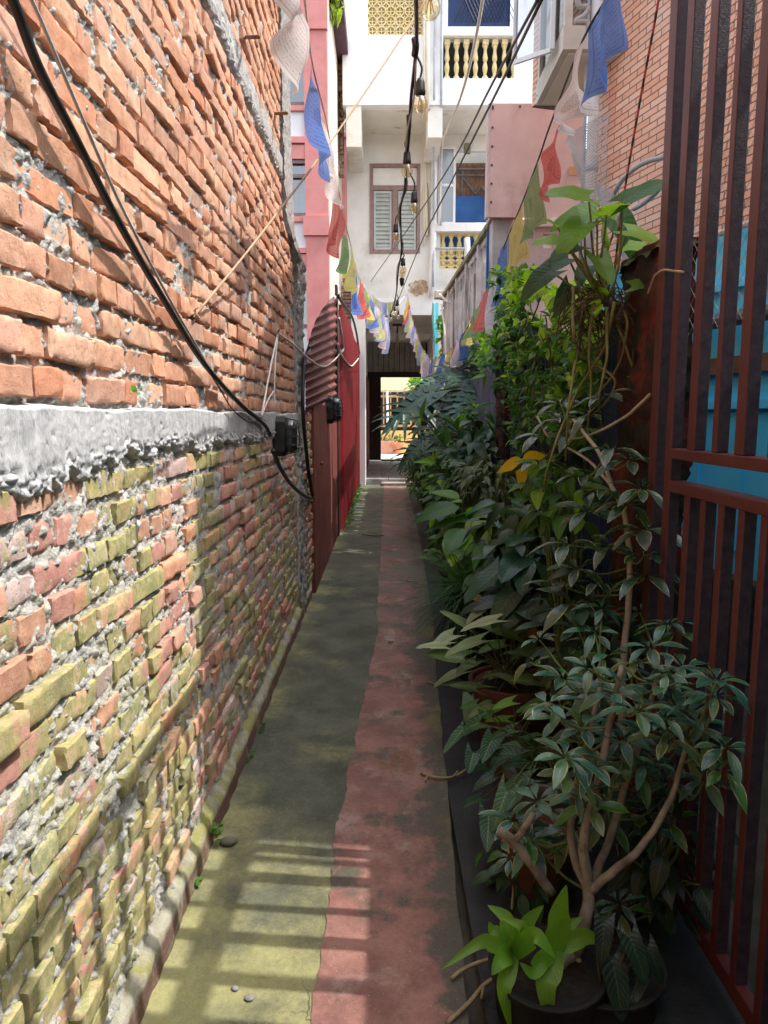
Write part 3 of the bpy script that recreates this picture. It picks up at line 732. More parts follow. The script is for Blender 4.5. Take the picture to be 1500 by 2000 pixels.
# right bay: open casement, blue board, gate of brown wood
fr = frame(MB(), rw, .06, YF-.03, YF+.1).build('window_frame', m_wframe, wb, 'white frame of the open balcony window')
ca = rect(856,290,888,441,YF); cs = frame(MB(), (ca[0],ca[1],ca[2],ca[3]), .05, YF-.12, YF-.08); zm = P(870,365,YF).z
cs.box((ca[0]+.05,YF-.118,zm-.03),(ca[1]-.05,YF-.082,zm+.03)); cs = cs.build('casement', m_wframe, fr)
bx(MB(), (ca[0]+.05,ca[1]-.05,ca[2]+.05,ca[3]-.05), YF-.10, YF-.095).build('pane', glassmat('frosted_pane', (.55,.6,.6), .5, .3), cs)
r = rect(888,383,952,441,YF+.6); bx(MB(), r, YF+.6, YF+.63).build('blue_board', m_blueb, wb)
r = rect(888,318,952,384,YF+.7); bx(MB(), r, YF+.72, YF+.75).build('wooden_gate', pmat('old_plank', (.16,.08,.05), (.32,.18,.11), 9, .8, .4, stretch=(4,1,1)), wb)
gb = MB(); r = rect(889,330,951,378,YF+.66)
for q in (((0,1),(1,1)),((0,.75),(1,.75)),((.22,0),(.22,1)),((.22,.7),(.65,0)),((.65,0),(.82,.35)),((.82,.35),(1,0))):
    gb.tube([(r[0]+(r[1]-r[0])*a, YF+.69, r[2]+(r[3]-r[2])*b) for a,b in q], .022, 6)
gb.build('gate_bars', pmat('grey_steel', (.12,.12,.13), (.2,.2,.2), 9, .5, .1), wb)
bx(MB(), rect(870,270,1000,330,YF+1.2), YF+1.5, YF+1.55).build('back_wall', m_creamw, wb)
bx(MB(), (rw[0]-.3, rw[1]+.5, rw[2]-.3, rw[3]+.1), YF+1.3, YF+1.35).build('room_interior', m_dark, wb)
l_ = rect(906,282,918,303,YF); bx(MB(), l_, YF-.10, YF-.03).build('wall_light', pmat('olive_plastic', (.16,.15,.06), (.25,.22,.09), 9, .4, .1), wb, bevel=.02)
r = rect(848,440,958,456,YF); bx(MB(), r, YF-.18, YF-.002).build('window_ledge', m_wframe, wb, bevel=.01)
first = None
nb = 6; z0 = lb[2]+.003; z1 = lb[3]-.002
for lev in range(2):
  for i in range(nb):
    cx = lb[0]+(lb[1]-lb[0])*(i+.5)/nb
    if first is None:
        first = MB().lathe([(r_,z*(z1-z0)/2) for r_,z in ((.05,0),(.05,.12),(.03,.18),(.055,.34),(.05,.5),(.028,.66),(.034,.78),(.055,.86),(.06,1))], 12).build('baluster', m_yel, None); o = first
    else: o = first.copy(); COL.objects.link(o)
    o.parent = wb; o.location = Vector((cx, YF+.1, z0+lev*(z1-z0)/2))-wb.location
sc2 = MB()
for i in range(nb):
    cx = lb[0]+(lb[1]-lb[0])*(i+.5)/nb; ringmb(sc2, cx, (z0+z1)/2-.02, .085, .022, YF+.06, YF+.14, 16); ringmb(sc2, cx, z0+.14, .085, .022, YF+.06, YF+.14, 16)
sc2.build('pierced_screen', m_yel, wb)
frame(MB(), (lb[0]-.02,lb[1]+.02,lb[2]-.02,lb[3]+.02), .05, YF+.02, YF+.16).build('screen_frame', m_yel, wb)
bx(MB(), (lb[0]-.1,lb[1]+.1,lb[2]-.1,lb[3]+.05), YF+.4, YF+.43).build('room_interior', m_blueb, wb)
# pipes and cables on the facade
def pipe(label, L, r, mat, Y, cat='pipe'):
    o = MB().tube(smooth_path([P(a,b,y) for a,b,y in L], 4), r, 8).build('wall_pipe', mat, smooth=True, base=P(*L[0])); return props(o, label, cat)
m_pipew = pmat('cream_pipe', (.66,.60,.46), (.74,.69,.57), 6, .5, .1)
m_pipeg = pmat('blue_grey_pipe', (.34,.38,.44), (.46,.5,.55), 6, .4, .1)
pipe('leftmost thin cream pipe dropping past the white balcony corner', [(828,-60,YB-.06),(829,206,YB-.06),(826,262,YF-.08),(829,480,YF-.08)], .032, m_pipew, YB)
pipe('thicker cream pipe bent under the white balcony', [(834,-60,YB-.07),(835,205,YB-.07),(830,262,YF-.09),(833,460,YF-.09)], .040, m_pipew, YB)
pipe('thin brown streaked pipe beside the cream pipes', [(838,212,YB-.02),(834,268,YF-.06),(836,455,YF-.06)], .028, pmat('brown_pipe', (.35,.29,.2), (.5,.43,.32), 6, .6, .1), YF)
pipe('left blue grey cable dropping along the white balcony edge', [(850,22,YB-.05),(848,190,YB-.05),(847,400,YF-.22),(846,560,YF-.22)], .024, m_pipeg, YB)
pipe('right blue grey cable dropping past the open casement', [(864,-60,YB-.05),(862,200,YB-.05),(862,300,YF-.22),(860,440,YF-.25)], .028, m_pipeg, YB)
pipe('white drain pipe running down to the passage corner', [(849,296,YF-.1),(847,440,YF-.1),(842,580,YF-.1)], .075, m_wframe, YF)
pipe('short fat white pipe in front of the pierced yellow screen', [(912,465,YF-.15),(913,520,YF-.15),(913,545,YF-.15)], .07, m_wframe, YF)
pipe('horizontal grey pipe crossing the pierced yellow screen', [(852,485,YF-.16),(880,485,YF-.16),(911,485,YF-.16)], .028, m_pipeg, YF)
# rusty stain patch as peeling render on the wall
def patch(label, cx, cy, rx, ry, Y, mat):
    mb = MB(); n=26; c = P(cx,cy,Y); ring=[]
    for j in range(n):
        a=2*PI*j/n; k=1+.35*(R.random()-.5)
        ring.append(P(cx+rx*k*math.cos(a), cy+ry*k*math.sin(a), Y))
    mb.add([c+Vector((0,-.012,0))]+ring, [(0,1+j,1+(j+1)%n) for j in range(n)]); return mb
patch('', 818, 562, 20, 15, YF-.003, None).build('rusty_stain', pmat('rusty_render', (.33,.19,.09), (.50,.38,.26), 14, .95, .6, 60, .01, (.6,.55,.47), 6, (.5,.62)), wb)
# the passage under the building
XW0, XW1 = -.50, P(846,700,YF).x
mb = MB().box((XW0-.2,15.75,0.0),(XW0+.09,16.5,P(700,560,16).z)); mb.build('pier', m_white, wb)
mb = MB().box((XW1,YF-.25,0),(XW1+.9,YF+.2,ZL+.02)).box((XW1+.25,YF+.2,0),(XW1+.9,23,ZL)); mb.build('passage_wall', m_creamw, wb)
mb = MB().box((XW0-.3,16.5,.1),(XW0-.02,23,ZL)); mb.build('passage_wall', m_creamw, wb)
mb = MB().box((XW0-.3,YF+.26,ZL+.002),(XW1+.9,23.0,ZL+.14)); mb.build('passage_ceiling', m_soffit, wb)
ribbed(XW0+.015, 16.6, 22.6, .12, 2.6, .18, .025).build('corrugated_lining', m_redsh, wb)
YD = 23.0
z68, z725 = P(770,668,YD).z, P(770,727,YD).z
xa, xb = P(718,700,YD).x, P(832,700,YD).x
# transom of grey planks and the dark timber gate
tr = MB(); n_ = 11
for i in range(n_):
    a = xa+(xb-xa)*i/n_; tr.box((a+.008,YD-.04+.008*(i%2),z725),(a+(xb-xa)/n_-.008,YD,ZL))
tr.build('transom_boards', pmat('weathered_board', (.40,.385,.36), (.52,.50,.47), 5, .85, .4, 50, stain=(.28,.25,.22), sscale=3), wb)
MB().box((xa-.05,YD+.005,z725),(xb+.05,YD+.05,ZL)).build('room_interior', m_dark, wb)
m_dwood = pmat('dark_timber', (.022,.014,.011), (.05,.032,.025), 6, .6, .3, 40, .004, stretch=(4,4,.5))
gate_d = thing('timber_gate', 'dark timber double gate half open at the far end of the passage', 'gate', (.5,YD,.12))
dz = P(770,737,YD).z
MB().box((xa-.05,YD-.08,dz),(xb+.1,YD+.06,z725+.002)).box((xa-.12,YD-.07,.12),(xa+.02,YD+.06,dz)).box((xb,YD-.07,.12),(xb+.12,YD+.06,dz)).build('gate_frame', m_dwood, gate_d)
x745 = P(744,800,YD).x
MB().box((xa+.022,YD-.06,.14),(x745,YD-.005,dz-.003)).build('door_leaf', m_dwood, gate_d)
MB().box((x745+.002,YD-.1,.117),(xb-.002,YD+.06,.16)).build('threshold', m_dwood, gate_d)
ph = MB().box((x745-.09,YD-.10,1.0),(x745-.03,YD-.06,1.35)); ph.build('bolt', m_blackm, gate_d)
# hanging bulb in the passage
hb = thing('hanging_lamp', 'bare bulb on a short rod under the passage ceiling', 'lamp', P(773,640,18.5))
c_ = P(776,652,18.5); MB().tube([(c_.x,18.5,ZL),(c_.x,18.5,c_.z)], .02, 8).box((c_.x-.12,18.42,ZL-.05),(c_.x+.12,18.58,ZL-.003)).build('rod', m_blackm, hb)
MB().lathe([(.02,0),(.04,-.06),(.055,-.16),(.05,-.24),(.02,-.28)][::-1], 12, Matrix.Translation(c_)).build('bulb', pmat('milky_glass', (.5,.45,.36), (.6,.55,.45), 5, .2, 0), hb, smooth=True)
# courtyard seen through the gate
YC = 28.5
m_ochre = pmat('ochre_render', (.72,.43,.13), (.82,.55,.22), 2.5, .85, .2, stain=(.6,.42,.2), sscale=3)
m_cre2 = pmat('cream_paint', (.80,.72,.42), (.86,.80,.55), 2, .8, .1)
cy = thing('veranda', 'ochre veranda with a wooden railing seen through the far gate', 'veranda', (.8,YC,0))
zp = P(770,841,YC).z; zr0 = P(770,834,YC).z; zr1 = P(770,768,YC).z; zc0 = P(770,762,YC).z
x0c, x1c = -3.0, 4.5
MB().box((x0c,YC,.0),(x1c,YC+.2,zp)).build('parapet', m_ochre, cy)
MB().box((x0c,YC+.02,zc0),(x1c,YC+.25,zc0+2.5)).build('fascia', m_cre2, cy)
MB().box((x0c,YC+.03,zc0-.07),(x1c,YC+.24,zc0-.002)).build('fascia_moulding', pmat('dull_cream', (.55,.5,.32), (.62,.57,.4), 4, .8, .1), cy)
MB().box((x0c,YC+3.0,0),(x1c,YC+3.1,zc0+.5)).box((x0c,YC+.2,0),(x0c+.1,YC+3,zc0)).box((x1c-.1,YC+.2,0),(x1c,YC+3,zc0)).build('back_wall', m_dark, cy)
m_wood = pmat('orange_wood', (.45,.24,.10), (.6,.36,.18), 6, .6, .2, stretch=(3,3,.6))
rl = MB(); rl.box((x0c+.1,YC+.05,zr0),(x1c-.1,YC+.13,zr0+.09)).box((x0c+.1,YC+.05,zr1-.16),(x1c-.1,YC+.13,zr1-.07))
x = P(748,800,YC).x
while x < 2.3: rl.box((x,YC+.06,zr0+.09),(x+.055,YC+.12,zr1+.05)); x += .27
rl.build('railing', m_wood, cy)
MB().box((P(817,820,YC).x,YC-.05,zr0-.02),(P(833,820,YC).x,YC+.03,P(770,812,YC).z)).build('meter_box', m_ochre, cy)
MB().tube([P(756,765,YC-.1),P(757,826,YC-.1)], .05, 8).build('white_pole', m_wframe, cy)
tx = bpy.data.curves.new('sign_text', 'FONT'); tx.body = 'Breakfast'; tx.size = .26; tx.extrude = .004
tmp_ = bpy.data.objects.new('lettering', tx); me_ = tmp_.to_mesh().copy(); tmp_.to_mesh_clear(); bpy.data.objects.remove(tmp_); bpy.data.curves.remove(tx)
to = bpy.data.objects.new('lettering', me_); COL.objects.link(to); to.parent = cy; to.data.materials.append(pmat('grey_lettering', (.30,.30,.28), (.36,.36,.34), 4, .7, 0))
to.location = P(768,826,YC+.34)-cy.location; to.rotation_euler = (PI/2,0,0)
MB().box((P(762,800,YC+.4).x,YC+.36,P(770,832,YC).z),(P(800,800,YC+.4).x,YC+.4,P(770,790,YC).z)).build('dark_board', m_dark, cy)
props(MB().box((-6,24.5,-.01),(7,YC+.0,.10)).build('courtyard_paving', pmat('pale_paving', (.5,.46,.4), (.6,.56,.5), 4, .8, .2)), kind='structure')
# neighbours on the left: red and white house, small red house, yellow house
m_redp = pmat('salmon_red_paint', (.60,.22,.20), (.68,.28,.26), 4, .7, .1, stain=(.52,.2,.18), sscale=2)
m_wh2 = pmat('pale_house_paint', (.74,.75,.78), (.80,.81,.83), 3, .8, .1)
m_curt = pmat('pale_curtain', (.55,.60,.62), (.76,.78,.78), 3, .8, .1, stretch=(16,1,.2))
m_bwin = pmat('mauve_window_frame', (.20,.13,.13), (.27,.18,.18), 8, .5, .1)
YR = 12.5
rh = thing('red_house', 'salmon red and white house with brown framed curtained windows behind the brick wall', 'building', (P(600,400,YR).x,YR,0))
xe = P(641,300,YR).x; xw = xe-3.2
wins = [(566,82,613,207),(568,313,617,423),(574,520,619,640)]
holes = [rect(*q, YR) for q in wins]
holes = [(h[0]-.9, h[1], h[2], h[3]) for h in holes]
zt = P(640,-60,YR).z
mb = MB(); slab(mb, xw, xe-.38, 0, zt, YR, YR+.2, holes); mb.build('front_wall', m_wh2, rh)
pl = MB().box((xe-.38,YR-.06,0),(xe,YR+.2,zt)).build('corner_pilaster', m_redp, rh)
for (a, b) in ((0,62),(424,462)):
    r = rect(600,a,640,b,YR); MB().box((xe-.42,YR-.10,r[2]),(xe+.012,YR-.005,r[3])).build('pilaster_block', m_redp, rh)
bands = MB()
for (a,b) in ((46,56),(58,80),(208,218),(270,282),(285,312),(424,434),(486,496),(498,519)):
    r = rect(560,a,616,b,YR); bands.box((xw-.01,YR-.05-.03*(a in (46,270,486)),r[2]),(xe-.383,YR-.002,r[3]))
bands.build('band', m_redp, rh)
for q, h in zip(wins, holes):
    fr = frame(MB(), h, .055, YR-.02, YR+.08); zm = h[3]-(h[3]-h[2])*.28
    fr.box((h[0]+.055,YR-.015,zm-.03),(h[1]-.055,YR+.08,zm+.03)).box((h[1]-.50,YR-.012,h[2]+.055),(h[1]-.45,YR+.07,zm-.03)); fr = fr.build('window_frame', m_bwin, rh)
    MB().box((h[0]+.055,YR+.04,h[2]+.055),(h[1]-.055,YR+.045,h[3]-.055)).build('pane', m_pane, fr)
    n=60; xs=np.linspace(h[0],h[1],n); v=[]
    for x in xs: v += [(x, YR+.15+.02*math.sin(x*40), h[2]),(x, YR+.15+.02*math.sin(x*40), h[3])]
    npmesh('curtain', np.array(v), [(2*i,2*i+2,2*i+3,2*i+1) for i in range(n-1)], m_curt, rh)
MB().box((xw,YR+.9,0),(xe-.1,YR+1,zt)).build('room_interior', m_dark, rh)
for (y0, y1, z1, nm, mt) in ((YR+.2, 16.4, P(650,-50,YR).z, 'side_wall', None),):
    t = NT('side_brick'); bt = t.n('TexBrick'); cx = t.n('CombineXYZ'); s3 = t.sep(t.co()); t.l(s3[1], cx.inputs[0]); t.l(s3[2], cx.inputs[1]); t.l(cx.outputs[0], bt.inputs['Vector'])
    bt.inputs['Scale'].default_value = 1; bt.inputs['Brick Width'].default_value = .23; bt.inputs['Row Height'].default_value = .075; bt.inputs['Mortar Size'].default_value = .012
    bt.inputs['Color1'].default_value = (.62,.42,.30,1); bt.inputs['Color2'].default_value = (.72,.58,.45,1); bt.inputs['Mortar'].default_value = (.62,.58,.52,1)
    t.base(t.mix(t.ramp(t.noise(4,6,.7),.42,.62), bt.outputs[0], (.72,.66,.54))); t.rough(.9); t.bump(bt.outputs['Fac'], .5, -.01)
    zz0, zz1 = P(655,170,16.3).z, z1
    mb = MB(); mb.prism([(xe-.2,y0,0),(xe-.2,y1,0),(xe-.2,y1,zz0),(xe-.2,y0,z1)], (.2,0,0)); mb.build('side_wall', t.m, rh)
    ev = MB(); ev.prism([(xe-.1,y0+.1,z1+.01),(xe-.1,y1,zz0+.01),(xe-.1,y1,zz0+.25),(xe-.1,y0+.1,z1+.25)], (.32,0,0)); ev.build('eave', pmat('dark_eave', (.07,.03,.05), (.12,.06,.08), 5, .7, .2), rh)
YS = 18.5
sh = thing('small_red_house', 'narrow red house slice with one window behind the red and white house', 'building', (P(665,400,YS).x,YS,0))
r = rect(630,268,680,640,YS); h = rect(653,292,666,352,YS); h2 = rect(653,296,666,346,YS)
mb = MB(); slab(mb, r[0]-1.5, r[1], 0, r[3], YS, YS+.2, [h]); mb.build('front_wall', m_redp, sh)
bx(MB(), rect(628,262,682,270,YS), YS-.12, YS+.1).build('cornice', m_redp, sh)
fr = frame(MB(), h, .05, YS-.02, YS+.05).build('window_frame', m_bwin, sh); bx(MB(), h, YS+.1, YS+.12).build('curtain', m_curt, fr)
MB().box((h[0]-1,YS+.5,0),(r[1],YS+.6,r[3])).build('room_interior', m_dark, sh)
bx(MB(), rect(648,226,684,268,YS+.6), YS+.6, YS+.7).build('roof_parapet', pmat('pale_lichen_render', (.55,.54,.5), (.66,.65,.62), 6, .9, .3, stain=(.25,.24,.2), sscale=4), sh)
YY = 17.2
yh = thing('yellow_wall', 'bright yellow garden wall with a brick stub behind the red fence', 'wall', (P(672,540,YY).x,YY,0))
bx(MB(), (P(630,540,YY).x,P(690,540,YY).x,0,P(672,505,YY).z), YY, YY+.2).build('wall_panel', pmat('yellow_paint', (.78,.66,.10), (.84,.74,.2), 3, .8, .1), yh)
bx(MB(), (P(627,540,YY).x,P(652,540,YY).x,P(672,505,YY).z,P(672,480,YY).z), YY, YY+.25).build('cap', m_wh2, yh)
st = MB(); z = P(680,620,15.9).z
while z < P(680,548,15.9).z: st.box((P(670,580,15.9).x+R.uniform(-.03,.03),15.85,z),(P(687,580,15.9).x,16.05,z+.06)); z += .075
st.build('brick_stub', bpy.data.materials['old_brick'], yh)
# ================================================================== right side: gate, fence, terrace, brick house
GX = .87
m_maroon = pmat('maroon_gate_paint', (.075,.016,.015), (.105,.024,.022), 6, .42, .35, 160, .0015, (.11,.05,.03), 14, (.6,.72), spec=.5, stretch=(1,1,.6))
def yb(px, py): return PX(px, py, GX).y
gate = thing('metal_gate', 'tall maroon gate of upright steel bars filling the right edge of the alley', 'gate', (GX, 1.9, 0))
GT = .033; GH = 3.15
z1t, z1b = PX(1316,876,GX).z, PX(1316,897,GX).z
z2t, z2b = PX(1316,940,GX).z, PX(1316,962,GX).z
m_shaded_side = pmat('gate_paint_shaded_side', (.026,.016,.026), (.05,.032,.045), 40, .5, .6, 260, .002, (.07,.05,.055), 18, (.6,.75), spec=.35)  # darker copy of the bar paint, shade coloured into the camera-facing sides
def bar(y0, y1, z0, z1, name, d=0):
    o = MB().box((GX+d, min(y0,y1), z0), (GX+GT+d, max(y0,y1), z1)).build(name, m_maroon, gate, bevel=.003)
    o.data.materials.append(m_shaded_side)
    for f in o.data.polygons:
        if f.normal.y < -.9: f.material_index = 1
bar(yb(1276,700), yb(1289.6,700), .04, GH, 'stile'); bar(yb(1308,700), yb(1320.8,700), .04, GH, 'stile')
ups = [(1350.4,1365.6),(1399,1409.6),(1444,1463)]
last = 0
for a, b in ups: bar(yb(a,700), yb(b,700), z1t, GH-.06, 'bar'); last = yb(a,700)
y = last-.155
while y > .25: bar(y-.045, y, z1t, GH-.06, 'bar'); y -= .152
lows = [(1334,1345.5),(1366,1376.7),(1401,1413.6),(1440.8,1454),(1486,1500)]
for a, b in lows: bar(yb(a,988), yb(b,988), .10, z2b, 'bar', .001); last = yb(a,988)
y = last-.118
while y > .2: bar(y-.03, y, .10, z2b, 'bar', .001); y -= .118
ye = yb(1320.8,700)-.002
for (a, b) in ((z1b, z1t), (z2b, z2t)): MB().box((GX-.004,.1,a),(GX+.046,ye,b)).build('rail', m_maroon, gate, bevel=.003)
MB().box((GX+.002,.1,.05),(GX+.034,ye,.10)).build('rail', m_maroon, gate, bevel=.003)
MB().box((GX+.002,.1,GH-.06),(GX+.034,ye,GH)).build('rail', m_maroon, gate, bevel=.003)
MB().box((GX,.05,.04),(GX+.05,.1,GH)).build('stile', m_maroon, gate, bevel=.003)
wt = thing('wire_tie', 'twisted dry straw tie round the gate stile', 'wire', PX(1310,530,GX))
MB().tube(smooth_path([PX(1335,531,GX-.004),PX(1315,529,GX-.012),PX(1298,527,GX-.012),PX(1288,531,GX-.012),PX(1278,540,GX-.01),PX(1272,556,GX-.005),PX(1266,572,GX)], 5), [.0035]*31, 6).build('strand', pmat('straw', (.30,.22,.13), (.45,.35,.22), 40, .9, .4), wt)
# pillars of red painted brick
m_redbr = pmat('red_painted_brick', (.085,.015,.012), (.16,.028,.02), 9, .85, .8, 40, .010, (.018,.016,.010), 4.0, (.40,.58), spec=.3)
m_mossd = pmat('dark_moss', (.035,.045,.012), (.10,.13,.03), 20, .95, .9, 80, .012)
def pillar(name, label, x0, x1, y0, y1, h):
    t = thing(name, label, 'pillar', ((x0+x1)/2,(y0+y1)/2,0))
    nu, nv = 60, 150
    S, Z = np.meshgrid(np.linspace(0,1,nu), np.linspace(0,h,nv), indexing='ij'); S=S.ravel(); Z=Z.ravel()
    per = [(x1,y0),(x0,y0),(x0,y1),(x1,y1)]
    d = [0, x1-x0, x1-x0+y1-y0, 2*(x1-x0)+y1-y0]; s = S*d[-1]
    x = np.interp(s, d, [q[0] for q in per]); y = np.interp(s, d, [q[1] for q in per])
    p = np.stack([x,y,Z],1); k = (fbm(p, 14, 3, 120)-.5)*.045-((Z % .078) < .012)*.006
    cx, cy_ = (x0+x1)/2, (y0+y1)/2
    ex = np.abs(x-cx)/((x1-x0)/2) > .98; ey = np.abs(y-cy_)/((y1-y0)/2) > .98
    p[:,0] += np.where(ex, np.sign(x-cx)*k, 0); p[:,1] += np.where(ey, np.sign(y-cy_)*k, 0)
    npmesh('pillar_shaft', p, gridF(nu,nv), m_redbr, t)
    n=18; U,V_ = np.meshgrid(np.linspace(x0-.02,x1+.02,n), np.linspace(y0-.02,y1+.02,n), indexing='ij')
    q = np.stack([U.ravel(),V_.ravel(),np.full(n*n,h)],1)
    edge = np.minimum(np.minimum(q[:,0]-x0+.02, x1+.02-q[:,0]), np.minimum(q[:,1]-y0+.02, y1+.02-q[:,1]))
    q[:,2] += -.05*np.clip(1-edge/.05,0,1)+(fbm(q,20,3,130)-.3)*.06
    npmesh('moss_cap', q, gridF(n,n), m_mossd, t)
    return t
pillar('brick_pillar', 'thick dark red brick pillar with a mossy top next to the maroon gate', .90, 1.03, 2.42, 2.80, 2.08)
pillar('brick_pillar', 'narrow mossy red brick pillar in the fence halfway down the alley', .95, 1.25, 5.75, 6.15, 2.1)
# blue corrugated fence
m_bluesh = pmat('blue_corrugated', (.008,.03,.09), (.02,.065,.17), 3, .5, .2, 40, .003, (.012,.02,.035), 2.5, (.5,.7), spec=.4)
m_bgsh = pmat('grey_corrugated', (.12,.14,.19), (.22,.25,.31), 3, .5, .2, 40, .003, (.05,.05,.06), 2.5, (.5,.7), spec=.4)
bf = thing('corrugated_fence', 'blue corrugated sheet fence with a timber rail behind the plants', 'fence', (1.0,4.2,0))
for i in range(3):
    ribbed(1.02, 2.82+i*.98, 2.82+i*.98+1.0, .0, 1.93, .085, -.02, flat=.35).build('sheet', m_bluesh, bf)
MB().box((.985,2.8,1.90),(1.06,5.74,1.97)).build('rail', pmat('mossy_timber', (.09,.06,.035), (.17,.12,.07), 6, .9, .5, stretch=(4,.5,4)), bf, bevel=.005)
bf2 = thing('corrugated_fence', 'weathered grey blue corrugated fence beyond the narrow red pillar', 'fence', (1.0,9,0))
for i in range(8): ribbed(1.03, 6.17+i*.98, 6.17+i*.98+1.0, 0, 1.95, .085, -.02, flat=.35).build('sheet', m_bgsh, bf2)
# terrace parapet
m_terr = pmat('weathered_white_concrete', (.40,.36,.34), (.58,.54,.51), 4, .95, .5, 40, .008, (.14,.12,.10), 1.6, (.48,.66), spec=.1, drip=True)
m_mosst = pmat('green_mossy_coping', (.13,.15,.06), (.30,.28,.2), 6, .95, .6, 50, .01)
tp = thing('terrace_wall', 'raised grey concrete terrace with a slotted mossy parapet on the right', 'terrace', (1.2,10.5,0))
A = Vector((1.235,8.25)); B = Vector((1.09,13.7))
def along(t): return A+(B-A)*t
TZ0, TZ1 = 2.35, 3.72
pn = MB(); cp = MB(); n_ = 15
def seg(mb, t0, t1, z0, z1, dx0, dx1):
    a, b = along(t0), along(t1); mb.hexa([(a.x+dx0,a.y,z0),(a.x+dx1,a.y,z0),(b.x+dx1,b.y,z0),(b.x+dx0,b.y,z0)], [(a.x+dx0,a.y,z1),(a.x+dx1,a.y,z1),(b.x+dx1,b.y,z1),(b.x+dx0,b.y,z1)])
for i in range(n_):
    t0, t1 = i/n_, (i+1)/n_
    if i % 3 == 0: seg(pn, t0, t0+.02, TZ0, TZ1-.07, -.03, .12)
    seg(pn, t0+.022, t1-.018, TZ0+.30, TZ1-.33, 0, .10)
    seg(pn, t0+.03, t0+.036, TZ1-.33, TZ1-.07, 0, .08)
seg(pn, 0, 1, TZ0, TZ0+.12, 0, .1); seg(pn, 0, 1, TZ1-.15, TZ1-.07, 0.002, .10)
pn.build('parapet_panel', m_terr, tp, bevel=.006)
seg(cp, -.01, 1, TZ1-.068, TZ1, -.05, .16); cp.build('coping', m_mosst, tp, bevel=.01)
po = MB(); r = rect(957,428,1002,640,8.2); po.box((r[0],8.0,1.9),(r[1],8.24,r[3]-.05)); po.build('end_post', m_terr, tp, bevel=.01)
MB().box((r[0]-.03,7.96,r[3]-.05),(r[1]+.04,8.28,r[3]+.03)).build('post_cap', pmat('pink_concrete', (.45,.33,.28), (.55,.43,.38), 5, .9, .4, stain=(.25,.2,.15), sscale=4), tp, bevel=.008)
MB().box((1.25,8.3,2.2),(4.5,15,2.32)).build('terrace_floor', m_terr, tp)
MB().box((1.26,8.35,0),(1.4,13.7,2.2)).build('retaining_wall', m_terr, tp)
# pink sheet screen and pink balustrade under it
YP = 7.9
m_pink = pmat('pink_sheet', (.62,.40,.37), (.70,.48,.45), 2.5, .75, .15, 40, .003, (.54,.34,.30), 1.6, (.5,.7), spec=.3)
sp_ = thing('sheet_screen', 'large flat faded pink sheet metal screen above the terrace', 'screen', P(1050,320,YP))
r = rect(959,202,1136,424,YP); bx(MB(), r, YP, YP+.02).build('sheet', m_pink, sp_)
MB().box((r[0]-.03,YP+.001,r[2]),(r[0]-.001,YP+.12,r[3])).build('side_flange', pmat('pale_pink', (.62,.46,.43), (.68,.52,.5), 3, .7, .1), sp_)
ri = MB()
for k in range(6): ri.lathe([(.0,0),(.012,.0),(.012,.006),(.0,.01)], 8, Matrix.Translation((r[0]+.02, YP-.001, r[2]+.15+k*(r[3]-r[2]-.2)/5)) @ Matrix.Rotation(PI/2,4,'X'))
for k in range(4): ri.lathe([(.0,0),(.012,.0),(.012,.006),(.0,.01)], 8, Matrix.Translation((r[0]+.02+k*.28, YP-.001, r[3]-.03)) @ Matrix.Rotation(PI/2,4,'X'))
ri.build('rivets', m_blackm, sp_)
bx(MB(), rect(1112,325,1137,342,YP), YP-.006, YP-.001).build('orange_patch', pmat('orange_paint', (.58,.30,.14), (.6,.34,.18), 5, .7, 0), sp_)
bx(MB(), (r[0]+.05,r[1],r[2]-1.6,r[2]-.02), YP+.5, YP+.52).build('back_board', m_blueb, sp_)
pbx = thing('pink_balustrade', 'low pink balustrade with white slots under the pink sheet screen', 'balustrade', P(1085,490,YP))
pb = MB(); r = rect(1003,428,1140,640,YP)
slab(pb, r[0], r[1]+.3, r[2], r[3], YP+.02, YP+.12, [rect(1062,456,1082,484,YP),rect(1100,456,1122,484,YP),rect(1062,426,1082,434,YP),rect(1100,426,1122,434,YP)]); pb.build('balustrade_wall', pmat('dusty_pink_render', (.56,.38,.34), (.64,.46,.42), 3, .9, .3, stain=(.45,.33,.3), sscale=2), pbx)
bx(MB(), rect(1000,436,1142,444,YP), YP-.04, YP+.13).build('ledge', m_pink, pbx)
bx(MB(), (r[0],r[1]+.3,r[2],r[3]), YP+.25, YP+.28).build('white_backing', m_wframe, pbx)
# brick house on the right
t = NT('pink_brick_wall'); bt = t.n('TexBrick'); cx = t.n('CombineXYZ'); s3 = t.sep(t.co()); t.l(s3[0], cx.inputs[0]); t.l(s3[2], cx.inputs[1])
dn = t.noise(3,3); t.l(cx.outputs[0], bt.inputs['Vector'])
bt.inputs['Scale'].default_value = 1; bt.inputs['Brick Width'].default_value = .172; bt.inputs['Row Height'].default_value = .0475; bt.inputs['Mortar Size'].default_value = .0042; bt.inputs['Mortar Smooth'].default_value = .2; bt.inputs['Bias'].default_value = -.1
bt.inputs['Color1'].default_value = (.80,.43,.30,1); bt.inputs['Color2'].default_value = (.90,.60,.47,1); bt.inputs['Mortar'].default_value = (.20,.13,.10,1)
c = t.mix(t.ramp(t.noise(1.3,6,.7),.5,.72), bt.outputs[0], (.74,.60,.55))
c = t.mix(t.math('MULTIPLY', t.ramp(t.noise(7,5,.7),.5,.7), .5), c, (.70,.38,.20))
t.base(t.mix(t.math('MULTIPLY', bt.outputs['Fac'], .85), c, (.19,.13,.11))); t.rough(.85); t.spec(.25)
t.bump(t.math('ADD', t.math('MULTIPLY', bt.outputs['Fac'], -1.0), t.math('MULTIPLY', t.noise(50,4), .25)), .7, .008)
m_pbrick = t.m
def bwx(Y): return 1.92-.28*(Y-5)
dirv = Vector((-.28,1,0)).normalized()
